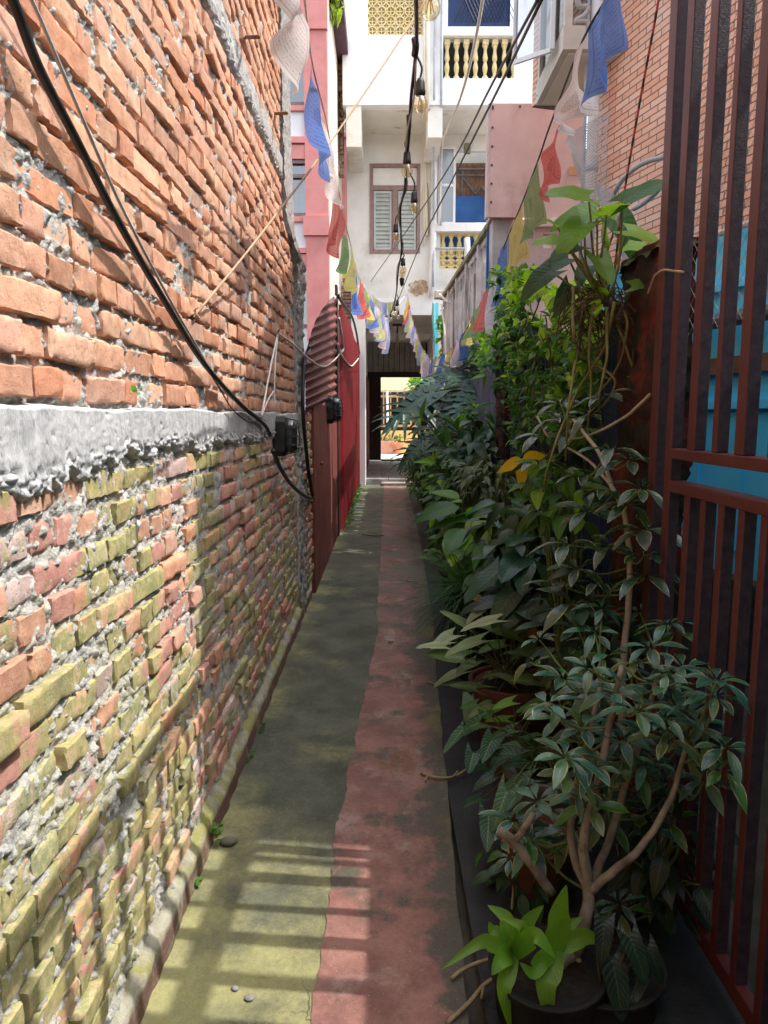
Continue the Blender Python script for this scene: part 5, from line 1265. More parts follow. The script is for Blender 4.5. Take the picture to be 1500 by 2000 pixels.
def vary(c, k=.25):
    f = R.uniform(1-k, 1+k); return tuple(max(.002, x*f*R.uniform(.92,1.08)) for x in c)
def rv(s=1): return Vector((R.uniform(-s,s), R.uniform(-s,s), R.uniform(-s,s)))
def whorl(fol, hub, axis, n, L, cols, tilt=.35, T=OBOV, wk=1.0):
    axis = Vector(axis).normalized(); a = axis.orthogonal().normalized(); b = axis.cross(a); o = R.uniform(0, 6)
    for k in range(n):
        an = o+2*PI*k/n+R.uniform(-.2,.2); d = a*math.cos(an)+b*math.sin(an)+axis*R.uniform(tilt-.25, tilt+.25)
        fol.leaf(T, Vector(hub)+d.normalized()*.012, d, axis, L*R.uniform(.75,1.12), vary(R.choice(cols)), wk)
m_bark = pmat('mottled_bark', (.15,.125,.095), (.33,.29,.235), 14, .85, .6, 70, .004, (.09,.065,.04), 9, (.5,.7), spec=.2)
m_gstem = pmat('green_stem', (.07,.11,.03), (.14,.17,.06), 12, .6, .2, 60, .002)
m_dstem = pmat('dark_stem', (.035,.04,.02), (.08,.075,.04), 12, .7, .2, 60, .002)
m_pot_b = pmat('black_plastic_pot', (.008,.008,.008), (.018,.017,.016), 8, .75, .2, 50, .003, (.06,.05,.04), 5, (.55,.75))
m_pot_t = pmat('terracotta', (.09,.034,.022), (.15,.06,.04), 8, .85, .3, 60, .004, (.08,.06,.04), 4, (.5,.7))
m_pot_g = pmat('grey_cement_pot', (.10,.10,.095), (.18,.175,.165), 8, .9, .4, 60, .005, (.05,.06,.03), 4, (.5,.7))
m_soilp = pmat('potting_soil', (.015,.012,.010), (.04,.03,.022), 60, 1, .9, 90, .01)
def pot(parent, x, y, r, h, mat, taper=.78, rim=True, z=-.012):
    M_ = Matrix.Translation((x, y, z))
    pr = [(r*taper,0),(r*.96,h*.86)]+([(r*1.05,h*.86),(r*1.07,h)] if rim else [(r,h)])+[(r*.96,h),(r*.92,h*.93),(r*.5,h*.9),(.001,h*.9)]
    po = MB().lathe(pr, 28, M_).build('pot', mat, parent, smooth=False, bevel=.004)
    MB().lathe([(.001,h*.905),(r*.5,h*.925),(r*.915,h*.915)][::-1], 20, M_).build('soil', m_soilp, parent)
def stems(parent, paths, mat, name='stem'):
    mb = MB()
    for pts, r0, r1 in paths:
        q = smooth_path(pts, 5); n=len(q)
        mb.tube([p+Vector((math.sin(i*1.7)*.0012, math.cos(i*2.3)*.0012, 0)) for i,p in enumerate(q)], [r0+(r1-r0)*i/(n-1) for i in range(n)], 7)
    return mb.build(name, mat, parent, smooth=True)
lm_schef = leafmat('variegated_umbrella_leaf', margin=(.40,.42,.16), mthr=.84, vein=.06, trans=.16, rough=.2, spec=.8, mwig=.42)
lm_dark = leafmat('dark_glossy_leaf', vein=.08, trans=.2, rough=.34, spec=.38)
lm_mid = leafmat('green_leaf', vein=.15, trans=.32, rough=.42, spec=.3)
lm_bright = leafmat('bright_green_leaf', vein=.1, trans=.5, rough=.33, spec=.45)
lm_pale = leafmat('pale_arrow_leaf', vein=.3, trans=.28, rough=.45, spec=.35, blotch=(.30,.38,.17))
lm_arrow = leafmat('arrow_leaf', vein=.4, trans=.25, rough=.42, spec=.4)
lm_vine = leafmat('small_vine_leaf', vein=.1, trans=.45, rough=.45, spec=.35)
lm_yel = leafmat('yellow_leaf', vein=.12, trans=.35, rough=.45, spec=.3)
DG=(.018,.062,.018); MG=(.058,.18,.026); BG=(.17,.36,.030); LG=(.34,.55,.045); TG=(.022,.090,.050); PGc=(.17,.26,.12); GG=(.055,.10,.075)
# ---- front umbrella tree
s1 = thing('umbrella_plant', 'large variegated umbrella plant with twisted branches in front of the maroon gate', 'plant', (.55,1.8,0))
S1x = [(R.gauss(1230,110), R.gauss(1400,110)) for _ in range(14)]
S1 = [(1005,1600),(1045,1640),(1075,1575),(1130,1545),(1000,1668),(1180,1480),(1240,1455),(1105,1475),(1300,1550),(1375,1520),(1415,1455),(1275,1612),(1335,1300),(1400,1325),(1305,1215),(1250,1190),(1175,1185),(1130,1225),(1100,1322),(1150,1300),(1200,1345),(1245,1385),(1295,1400),(1325,1455),(1195,1400),(1140,1420),(1230,1275),(1285,1330),(1070,1372),(1185,1562),(1235,1540),(1055,1245),(1270,1260),(1165,1350),(1215,1440),(1260,1490),(1160,1255),(1095,1400),(1050,1560),(1120,1610),(1310,1360),(1220,1225),(1350,1400)]
fol = Fol(); pet = []; fork = P(1150,1742,1.74)
br = [[P(1122,1862,1.70),P(1142,1800,1.71),fork,P(1140,1640,1.76),P(1165,1540,1.8),P(1190,1420,1.85),P(1215,1300,1.9)],
      [fork,P(1118,1660,1.8),P(1120,1560,1.86),P(1150,1440,1.92),P(1175,1330,1.98)],
      [fork,P(1200,1700,1.72),P(1252,1655,1.72),P(1310,1560,1.74),P(1345,1440,1.78)],
      [fork,P(1190,1640,1.82),P(1220,1540,1.88),P(1260,1420,1.92),P(1290,1290,1.95)]]
stems(s1, [(br[0],.019,.008),(br[1],.013,.007),(br[2],.013,.006),(br[3],.013,.006)], m_bark, 'trunk')
rt = [([P(1122,1862,1.70),P(1090,1890,1.66),P(1060,1888,1.64),P(1045,1880,1.63)],.014,.009),([P(1122,1862,1.70),P(1140,1900,1.67),P(1160,1935,1.66),P(1185,1990,1.63)],.011,.005),([P(1120,1870,1.69),P(1115,1930,1.66),P(1130,1985,1.64),P(1190,1970,1.64)],.008,.005)]
stems(s1, rt, m_bark, 'aerial_root')
allp = [p for b in br for p in smooth_path(b, 5)[6:]]
for (a, b) in S1+[q for q in S1x if q[0] < 1400 and q[1] > 1170]:
    Ym = .80*1400/(a-750) if a > 1330 else 9
    Y = min(R.uniform(1.72, 2.08), Ym*.99)
    if b < 1290 and a < 1270: Y = R.uniform(2.22, 2.42)
    h = P(a, b+6, Y)
    j = min(allp, key=lambda q: (q-h).length+ (0.3 if q.z > h.z else 0)); 
    pet.append(([j, (j+h)/2+Vector((0,0,-.03))+rv(.015), h], .0042, .0028))
    ax = Vector((R.uniform(-.4,.2), R.uniform(-.28,.15), 1.0))
    whorl(fol, h, ax, R.choice((6,7,7,8)), R.uniform(.062,.090), ((.035,.15,.11),(.045,.17,.12),(.035,.12,.07),(.07,.18,.085)), .38, wk=.9)
    if R.random() < .5: whorl(fol, h+rv(.03)+Vector((0,0,-.05)), ax, 5, .08, (MG,(.10,.16,.045)), .2)
fol.build('leaves', lm_schef, s1); stems(s1, pet, m_gstem, 'leaf_stalk')
pot(s1, .565, 1.72, .16, .10, m_pot_b, .95)
cut = thing('cut_branch', 'sawn forked branch stub poking up beside the umbrella plant', 'branch', P(1060,1740,1.8))
stems(cut, [([P(1078,1745,1.78),P(1040,1690,1.79),P(1005,1645,1.80),P(974,1621,1.82)],.013,.014),([P(1003,1646,1.80),P(1020,1625,1.79),P(1042,1590,1.78)],.010,.009)], m_bark, 'branch')
# ---- second umbrella plant beside the pillar
s2 = thing('umbrella_plant', 'slender pale stemmed umbrella plant climbing past the dark red pillar', 'plant', (.78,2.5,0))
stm = [P(1214,1420,2.2),P(1218,1280,2.28),P(1228,1180,2.33),P(1230,1090,2.36),P(1218,1000,2.38),P(1195,950,2.42),P(1170,885,2.48),P(1120,820,2.6)]
fol = Fol(); pet = []
stems(s2, [(stm,.0125,.006),([P(1195,950,2.42),P(1150,900,2.55),P(1100,870,2.7)],.006,.004),([PX(1120,858,.78),P(1075,856,2.75),P(1050,815,2.85)],.005,.004),([P(1270,770,2.36),P(1220,815,2.45),P(1150,850,2.6),P(1090,862,2.75)],.006,.004)], pmat('pale_bark', (.30,.27,.19), (.46,.42,.33), 16, .8, .5, 60, .003, (.16,.13,.09), 8), 'trunk')
S2 = [(1080,820,2.8),(1150,812,2.6),(1195,880,2.45),(1060,850,2.8),(1112,835,2.7),(1180,775,2.6),(1252,955,2.32),(1258,1035,2.3),(1225,990,2.4),(1110,1065,2.5),(1130,1112,2.45),(1165,1142,2.4),(1090,1142,2.5),(1258,1130,2.25),(1150,1000,2.5),(1195,1065,2.42),(1255,1090,2.28),(1095,790,2.8),(1230,900,2.42),(1140,930,2.55),(1180,960,2.45),(1050,905,2.8),(1120,1180,2.4)]
sp = smooth_path(stm, 5)
for (a,b,Y) in S2:
    h = P(a,b,Y); j = min(sp, key=lambda q: (q-h).length); pet.append(([j,(j+h)/2+Vector((0,0,-.02)),h],.0038,.0025))
    whorl(fol, h, Vector((R.uniform(-.4,.2),R.uniform(-.28,.12),1.0)), R.choice((5,6,7)), R.uniform(.085,.125), (TG,(.035,.085,.05),DG,GG), .3, wk=.9)
fol.build('leaves', lm_schef, s2); stems(s2, pet, m_gstem, 'leaf_stalk')
# ---- bright strap plant in the front pot
s3 = thing('potted_plant', 'bright lime green strap leaved plant spilling from the front black pot', 'plant', (.42,1.66,0))
pot(s3, .415, 1.66, .14, .13, m_pot_b, .9)
fol = Fol()
c1 = P(1000,1862,1.64); c2 = P(1082,1858,1.62)
def strapx(c, mid, tip, w_, col=None): fol.strap([c, (c*.4+P(*mid)*.6)+Vector((0,0,.008)), P(*mid), P(*tip)], w_, col or vary((.22,.44,.045),.12), .3, lambda t: max(.02,(math.sin(PI*(.16+.84*t)**.8))**.75), up=(R.uniform(-.2,.2),-.75,.65))
for mid, tip, w_ in (((935,1842,1.60),(864,1892,1.54),.019),((985,1790,1.68),(952,1768,1.70),.022),((1040,1790,1.66),(1062,1768,1.66),.018),((975,1880,1.58),(960,1905,1.56),.024),((1050,1830,1.58),(1085,1872,1.56),.024),((984,1940,1.57),(998,2015,1.57),.022),((1020,1810,1.62),(975,1790,1.64),.018),((960,1815,1.66),(955,1800,1.66),.017)): strapx(c1, mid, tip, w_)
for mid, tip, w_ in (((1090,1780,1.60),(1106,1728,1.60),.034),((1066,1935,1.55),(1082,2030,1.54),.030),((1150,1830,1.66),(1195,1850,1.68),.022),((1040,1900,1.56),(1015,1880,1.55),.02),((1110,1810,1.68),(1140,1790,1.7),.02)): strapx(c2, mid, tip, w_)
fol.build('leaves', lm_bright, s3)
s3b = thing('potted_plant', 'dark broad leaved plant hidden low behind the lime green strap plant', 'plant', (.66,1.6,0))
fol = Fol(); pet=[]
for (a,b,L) in ((1195,1870,.13),(1230,1830,.10),(1250,1900,.09),(1210,1940,.13),(1180,1800,.09),(1265,1850,.08)):
    h = P(a,b,1.62); pet.append(([P(1185,1960,1.6),(P(1185,1960,1.6)+h)/2+rv(.02),h],.004,.003)); fol.leaf(HEART, h, (R.uniform(-.5,.5),-.6,-.5), (0,-.6,.8), L, vary((.010,.028,.014)), .8)
fol.build('leaves', lm_dark, s3b); stems(s3b, pet, m_dstem)
# ---- arrow leaf plants
def arrows(label, pts, Yr, L, cols, mat, base, potargs, T=ARROW, left=.7):
    t = thing('potted_plant', label, 'plant', (base.x, base.y, 0)); fol = Fol(); pet=[]
    for (a,b) in pts:
        h = P(a,b,R.uniform(*Yr)); d = Vector((R.uniform(-1,.35)*left-.2, R.uniform(-.7,.3), R.uniform(-.22,.22)))
        fol.leaf(T, h, d, Vector((R.uniform(-.35,.2),R.uniform(-.6,.0),1)), L*R.uniform(.7,1.15), vary(R.choice(cols)), R.uniform(.9,1.15))
        pet.append(([base+rv(.03),(base+h)/2+Vector((0,0,.05))+rv(.02),h],.0035,.0022))
    fol.build('leaves', mat, t); stems(t, pet, m_gstem, 'leaf_stalk')
    if potargs: pot(t, *potargs)
    return t
PA = [(935,1412),(965,1440),(925,1470),(1000,1425),(1010,1475),(965,1515),(990,1545),(1035,1520),(1045,1490),(955,1590),(1062,1540),(1090,1482),(1020,1585),(1000,1610),(1075,1520),(980,1480),(1040,1440),(1090,1550),(905,1425),(950,1500),(1015,1545),(1085,1590),(1050,1460),(940,1560)]
arrows('green arrow leaved plant low at the path edge behind the umbrella plant', PA, (2.25,2.6), .135, ((.035,.12,.055),(.05,.15,.05),(.03,.10,.05)), lm_arrow, Vector((.60,2.5,.22)), (.60,2.5,.15,.24,m_pot_g))
PB = [(945,1188),(885,1240),(985,1258),(930,1292),(905,1285),(985,1312),(1032,1280),(1062,1300),(962,1342),(1000,1332),(930,1345),(1020,1362),(920,1358),(900,1312),(970,1210),(1010,1240),(940,1250),(1040,1330),(1075,1340),(870,1262),(1050,1262),(1000,1200),(915,1225),(1085,1310),(960,1375)]
arrows('pale cream green arrow leaved plant in a terracotta pot', PB, (3.0,3.4), .175, ((.24,.36,.15),(.34,.44,.24),(.13,.27,.08)), lm_pale, Vector((.60,3.25,.27)), (.60,3.25,.19,.29,m_pot_t))
PD = [(950,1390),(1000,1370),(1050,1385),(930,1375),(990,1405),(1060,1370)]
arrows('small bright arrow leaved seedlings below the pale arrow leaved plant', PD, (2.7,2.95), .11, (MG,BG), lm_mid, Vector((.55,2.85,.12)), (.56,2.88,.12,.18,m_pot_t))
# ---- grass tuft
s4 = thing('grass_tuft', 'drooping tuft of fine dark mondo grass at the path edge', 'plant', (.56,4.1,0))
fol = Fol(); c = P(925,1150,4.0)
for k in range(230):
    b = c+Vector((R.uniform(-.09,.12), R.uniform(-.12,.12), R.uniform(-.06,.04))); d = Vector((R.uniform(-1,.5), R.uniform(-1,.6), R.uniform(.3,1.2)))
    fol.leaf(BLADE, b, d, (0,0,1), R.uniform(.18,.34), vary((.06,.17,.05)))
for k in range(90):
    b = P(905,1175,3.9)+Vector((R.uniform(-.06,.08), R.uniform(-.1,.1), 0)); d = Vector((R.uniform(-.8,.1), R.uniform(-.6,.2), R.uniform(-.5,.5)))
    fol.leaf(BLADE, b, d, (0,0,1), R.uniform(.2,.36), vary((.04,.12,.04)))
fol.build('leaves', lm_mid, s4); pot(s4, c.x+.06, 4.05, .17, .34, m_pot_b)
# ---- general leafy clusters
def cluster(name, label, cpx, rad, n, T, L, cols, mat, base=None, droop=.3, potargs=None, stemmat=None, faceout=.5, wk=1.0, stemr=.004, tip=0, dens=1.0, cat='plant'):
    c = P(*cpx); base = base or Vector((c.x+.05, c.y, .2)); t = thing(name, label, cat, (base.x, base.y, 0)); fol = Fol(); pet=[]; hubs=[]
    for k in range(n):
        while True:
            q = rv(1)
            if .25 < q.length <= 1: break
        h = c+Vector((q.x*rad[0], q.y*rad[1], q.z*rad[2]))
        d = Vector((q.x*rad[0], q.y*rad[1], 0)).normalized()*.9+rv(.55)+Vector((-.25*faceout,-.35*faceout,-droop))
        fol.leaf(T, h, d, Vector((q.x*.5-.15, q.y*.5-.35, .9))+rv(.25), L*R.uniform(.65,1.2), vary(R.choice(cols), .3), wk)
        if k % max(1, int(2/dens)) == 0: pet.append(([base+rv(.05)*Vector((1,1,.2)).length*.5, (base*.45+h*.55)+rv(.04)+Vector((0,0,.04)), h], stemr, stemr*.6))
    fol.build('leaves', mat, t); stems(t, pet, stemmat or m_gstem)
    if potargs: pot(t, *potargs)
    return t
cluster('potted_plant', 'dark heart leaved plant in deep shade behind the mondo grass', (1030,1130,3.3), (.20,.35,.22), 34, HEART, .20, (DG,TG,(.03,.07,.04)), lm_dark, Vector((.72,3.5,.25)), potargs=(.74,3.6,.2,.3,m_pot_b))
cluster('potted_plant', 'glossy bright green broad leaved plant above the black pot', (935,1015,4.5), (.24,.32,.17), 30, OV, .29, (BG,MG,LG,(.07,.19,.04)), lm_bright, Vector((.66,4.6,.3)), potargs=(.60,4.55,.2,.36,m_pot_b), wk=1.15)
cluster('potted_plant', 'low blue green leaved plant beside the yellow bottle planters', (885,1015,5.6), (.22,.35,.13), 40, OV, .19, (TG,GG,DG), lm_dark, Vector((.62,5.7,.2)), potargs=(.64,5.8,.18,.26,m_pot_b))
cluster('shrub', 'dense dark croton shrub with narrow yellow edged leaves', (955,930,5.2), (.26,.4,.16), 170, LANCE, .12, (DG,(.035,.07,.02),(.10,.14,.03)), leafmat('croton_leaf', margin=(.30,.32,.06), mthr=.82, vein=.2, trans=.2), Vector((.78,5.3,.2)), potargs=(.78,5.3,.2,.3,m_pot_b))
cluster('shrub', 'low feathery green shrub at the path edge near the passage step', (835,925,9.0), (.28,.9,.26), 260, LANCE, .12, (MG,DG,BG), lm_mid, Vector((.62,9,.1)))
cluster('shrub', 'small leaved dark shrub midway along the plant bed', (880,960,7.2), (.26,.7,.24), 260, SMALL, .11, (MG,BG,TG), lm_mid, Vector((.7,7.2,.1)))
cluster('shrub', 'small bushy plant right by the passage step', (825,905,12.0), (.25,1.2,.4), 260, SMALL, .12, (MG,BG,DG), lm_mid, Vector((.75,12,.1)))
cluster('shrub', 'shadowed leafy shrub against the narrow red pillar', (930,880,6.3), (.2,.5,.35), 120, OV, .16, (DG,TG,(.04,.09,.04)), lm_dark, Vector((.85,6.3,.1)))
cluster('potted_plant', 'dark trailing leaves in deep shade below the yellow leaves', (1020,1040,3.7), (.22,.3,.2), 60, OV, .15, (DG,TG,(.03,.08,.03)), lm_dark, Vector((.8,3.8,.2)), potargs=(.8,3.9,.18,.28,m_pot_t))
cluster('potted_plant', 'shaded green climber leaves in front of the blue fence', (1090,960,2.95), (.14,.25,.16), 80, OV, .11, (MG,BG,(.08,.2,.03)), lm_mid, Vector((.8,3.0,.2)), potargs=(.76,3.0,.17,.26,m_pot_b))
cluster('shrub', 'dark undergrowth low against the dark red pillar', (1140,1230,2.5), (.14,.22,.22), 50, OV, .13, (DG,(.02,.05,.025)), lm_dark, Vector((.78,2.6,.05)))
cluster('potted_plant', 'leafy green plant filling the bed between the mondo grass and the blue fence', (985,1090,3.9), (.2,.4,.24), 80, OV, .15, (MG,DG,(.05,.13,.045)), lm_mid, Vector((.72,3.95,.2)), potargs=(.72,4.4,.17,.26,m_pot_t))
cluster('potted_plant', 'low mixed leaves between the black pot and the yellow bottle planters', (900,1065,4.9), (.2,.4,.14), 70, OV, .13, (MG,BG,DG), lm_mid, Vector((.62,4.95,.1)), potargs=(.62,5.0,.15,.22,m_pot_g))
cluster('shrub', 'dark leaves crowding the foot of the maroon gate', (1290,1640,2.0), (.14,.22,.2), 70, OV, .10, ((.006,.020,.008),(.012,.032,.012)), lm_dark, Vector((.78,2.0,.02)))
cluster('potted_plant', 'half hidden green plant low beside the cut branch', (1000,1700,2.15), (.10,.15,.08), 36, OV, .08, (DG,TG,MG), lm_dark, Vector((.5,2.15,.12)), potargs=(.50,2.15,.12,.18,m_pot_t))
cluster('shrub', 'dense bright shrub of pointed leaves in the middle of the plant bed', (900,890,7.8), (.3,.8,.26), 210, LANCE, .14, (MG,BG,(.08,.18,.06)), lm_mid, Vector((.8,7.8,.1)))
# upright lanceolate shrub in front of the split leaves
t = thing('shrub', 'upright open shrub with pale pointed leaves in front of the split leaf plant', 'plant', (.72,6.6,0)); fol = Fol(); pth=[]
main = [P(935,985,6.5),P(930,900,6.5),P(928,800,6.5)]
tw = [main,[P(930,920,6.5),P(880,880,6.4),P(825,815,6.3)],[P(930,905,6.5),P(975,850,6.5),P(1000,810,6.5)],[P(932,950,6.5),P(890,930,6.4),P(850,905,6.3)],[P(930,890,6.5),P(960,860,6.6),P(985,825,6.6)],[P(930,930,6.5),P(905,870,6.5),P(890,830,6.5)],[P(931,960,6.5),P(960,930,6.5),P(975,900,6.5)]]
for p_ in tw:
    q = smooth_path(p_, 6); pth.append((p_, .011, .005))
    for i in range(3, len(q)):
        for sgn in (-1,1):
            d = (q[i]-q[i-1]).normalized()+Vector((sgn*R.uniform(.5,1.1), R.uniform(-.8,.3), R.uniform(-.3,.2)))
            fol.leaf(LANCE, q[i], d, (R.uniform(-.3,.3),-.5,1), R.uniform(.13,.24), vary(R.choice(((.10,.21,.07),(.07,.16,.07),BG))), 1.25)
    whorl(fol, q[-1], (q[-1]-q[-3]), 6, .13, (LG,BG), .8, LANCE)
fol.build('leaves', lm_mid, t); stems(t, pth, m_gstem)
# split leaf philodendron
t = thing('split_leaf_plant', 'huge split leaf philodendron with deeply cut dark leaves arching over the path', 'plant', (.9,8.6,0)); fol = Fol(); pet=[]
hub = P(955,800,8.6)
def big(base, tip, L, col, up=(-.2,-.7,.75)):
    b = P(*base); fol.leaf(LOBED, b, P(*tip)-b, up, L, vary(col, .12)); pet.append(([hub, (hub+b)/2+Vector((0,0,.15)), b], .02, .012))
for base, tip, L in (((850,765,8.2),(770,800,7.9),.78),((845,775,8.3),(795,870,8.2),.5),((925,762,8.1),(890,800,7.8),.62),((945,765,8.0),(905,830,7.6),.55),((870,745,8.7),(900,700,8.9),.6),((915,735,8.7),(890,770,8.3),.6),((905,700,8.9),(935,690,8.8),.6),((940,740,8.4),(975,790,8.2),.55),((955,720,8.6),(930,690,8.7),.5),((860,740,8.8),(830,745,8.6),.5),((980,770,7.9),(1000,810,7.7),.45)):
    big(base, tip, L, R.choice(((.030,.085,.075),(.028,.075,.05),(.045,.11,.075))))
for base, tip, L in (((840,855,9.2),(800,880,9.0),.6),((850,840,9.3),(880,860,9.1),.5),((835,880,9.4),(815,920,9.2),.5)): big(base, tip, L, (.04,.11,.05))
fol.build('leaves', lm_dark, t); stems(t, pet, m_gstem, 'leaf_stalk')
stems(t, [([hub+Vector((0,0,-.1)), Vector((hub.x+.02,8.6,.6)), Vector((hub.x,8.6,0))], .05, .06)], m_bark, 'trunk')
# leafy climbers on the fence and terrace
def vine(label, region, n, L, xr, T=SMALL, topcol=(LG,BG), lowcol=(MG,DG), mat=lm_vine, loc=(.9,4,0), trails=10, name='climbing_vine'):
    t = thing(name, label, 'vine', loc); fol = Fol(); pth=[]
    (a0,b0,a1,b1) = region
    for i in range(n):
        k = R.random(); a = R.uniform(a0,a1); b = b0+(b1-b0)*k**1.6
        a_c = a0+(a1-a0)*.5
        X = R.uniform(*xr)
        p = PX(a, b, X)
        if p.y > 9: continue
        m_ = vn(np.array([[a*.02, b*.02, 1.0]]), 1.0, 3)[0]
        if m_ < .34: continue
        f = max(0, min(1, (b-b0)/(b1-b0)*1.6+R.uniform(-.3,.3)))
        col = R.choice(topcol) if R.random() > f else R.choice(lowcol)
        d = Vector((R.uniform(-1,.3), R.uniform(-1,.6), R.uniform(-.7,.35)))
        for j in range(R.choice((2,3,3))):
            dd = d+rv(.8); fol.leaf(T, p+rv(.01), dd, Vector((-.3,-.3,1))+rv(.35), L*R.uniform(.7,1.25), vary(col,.25))
    for i in range(trails):
        a = R.uniform(a0+20,a1-20); b = R.uniform(b0+30,b0+(b1-b0)*.5); X = R.uniform(*xr); q=[]
        for k in range(6): q.append(PX(a+R.uniform(-14,14), b+k*(b1-b)/5.5, X))
        pth.append((q,.004,.0025))
    fol.build('leaves', mat, t); stems(t, pth, m_dstem); return t
vine('yellow green small leaved climber spilling over the top of the blue fence', (985,555,1170,860), 900, .060, (.76,.98), topcol=((.52,.74,.06),(.36,.62,.04),(.44,.64,.05)), lowcol=(BG,MG,MG), loc=(.9,3.8,0), trails=14)  # top leaves coloured paler to stand in for sunlight on the climber
vine('fine leaved creeper covering the fence beside the narrow red pillar', (965,530,1060,760), 420, .07, (.85,1.02), loc=(.95,5,0), trails=8)
vine('broad bright leaves hanging below the terrace parapet', (885,640,1000,745), 90, .14, (1.0,1.12), T=OV, topcol=(BG,LG,MG), lowcol=(MG,BG), mat=lm_bright, loc=(1.05,8,0), trails=6)
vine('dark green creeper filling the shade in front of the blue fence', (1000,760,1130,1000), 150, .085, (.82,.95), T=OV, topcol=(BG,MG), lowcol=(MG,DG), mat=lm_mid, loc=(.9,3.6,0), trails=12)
# broad leaved climber on the pillar
t = thing('climbing_plant', 'broad heart leaved climber with long bare stems growing on top of the dark red pillar', 'plant', P(1180,560,2.7)); fol = Fol(); pet=[]
root = P(1185,585,2.68)
for (a,b,L,dx,dz,col) in ((1150,385,.16,-.8,.15,BG),(1165,415,.17,-.9,-.1,BG),(1215,395,.16,.5,.3,(.07,.18,.04)),(1140,435,.15,-.6,-.5,BG),(1205,430,.17,.3,-.4,(.06,.16,.04)),(1185,420,.14,.1,.2,LG),(1130,480,.12,-.9,-.2,(.06,.15,.05)),(1110,505,.13,-.9,-.3,(.05,.12,.06)),(1165,500,.13,.2,-.6,BG),(1225,450,.12,.8,-.3,LG),(1150,520,.12,-.4,-.5,(.05,.12,.05)),(1075,530,.13,-.8,-.5,(.05,.13,.06)),(1115,560,.12,-.6,-.8,(.035,.09,.05)),(1180,470,.13,-.1,.5,BG),(1215,480,.11,.9,.0,LG),(1150,555,.10,.4,-.4,MG),(1235,560,.10,.8,.1,BG),(1215,640,.11,1,-.1,(.05,.15,.06)),(1245,575,.10,1,.2,BG),(1100,470,.10,-.8,.1,LG),(1090,445,.08,-.5,.2,LG),(1245,745,.09,1,.2,BG)):
    h = P(a,b,R.uniform(2.55,2.8)); fol.leaf(HEART, h, (dx, R.uniform(-.6,.1), dz), (R.uniform(-.3,.3),-.75,.75), L*R.uniform(.95,1.1), vary(col,.15))
    pet.append(([root+rv(.02),(root+h)/2+Vector((R.uniform(-.03,.03),0,-.03)),h],.0055,.0035))
fol.build('leaves', lm_bright, t)
for L in ([(1120,560),(1120,650),(1140,695),(1200,740),(1180,790),(1130,830)],[(1200,590),(1180,680),(1130,760),(1080,880),(1060,960)],[(1160,590),(1150,680),(1155,760),(1145,860)],[(1215,590),(1225,640),(1205,720),(1150,790)],[(1140,590),(1125,700),(1110,800),(1105,900)],[(1185,600),(1185,700),(1170,780),(1180,850)]):
    pet.append(([P(a,b,2.62+R.uniform(-.06,.1)) for a,b in L], .0062, .004))
stems(t, pet, pmat('olive_stem', (.12,.13,.04), (.22,.21,.08), 14, .6, .2, 60, .002), 'stem')
mb = MB()
for k in range(70):
    q = root+Vector((R.uniform(-.14,.06), R.uniform(-.06,.06), R.uniform(-.05,.05))); mb.tube(smooth_path([q, q+Vector((R.uniform(-.08,.08),R.uniform(-.05,.03),R.uniform(-.12,.03))), q+Vector((R.uniform(-.12,.10),R.uniform(-.06,.03),R.uniform(-.22,-.02)))],3), .0025, 4)
mb.build('dry_roots', pmat('dry_roots', (.05,.035,.022), (.12,.085,.055), 30, .95, .3), t)
# yellow leaves
t = thing('yellowing_plant', 'drooping stalk with three bright yellow leaves among the green plants', 'plant', P(1020,895,3.0)); fol = Fol()
h = P(1020,897,3.0)
for tip, L in (((972,918,2.95),.105),((1022,955,2.95),.115),((1078,882,3.0),.115)): fol.leaf(OV, h, P(*tip)-h, (0,-1,.35), L, (.80,.50,.012), 1.0)
fol.build('leaves', lm_yel, t); stems(t, [([h, P(1060,930,3.1), P(1100,990,3.2)],.004,.005)], m_gstem)
# fallen and dead leaves
t = thing('dead_leaf', 'curled orange dead leaf hanging in the dark plants', 'leaf', P(1041,1235,3.1)); fol = Fol(); fol.leaf(OV, P(1041,1225,3.1), (0.1,-.1,-1), (0,-1,0), .075, (.35,.13,.03), 1.6); fol.build('leaf_blade', lm_yel, t)
t = thing('dead_leaf', 'ochre dead leaf lying on the rim above the pale arrow leaved plant', 'leaf', P(928,1166,3.6)); fol = Fol(); fol.leaf(OV, P(915,1166,3.6), (1,-.2,0), (0,-.4,1), .085, (.45,.26,.06), 1.6); fol.build('leaf_blade', lm_yel, t)
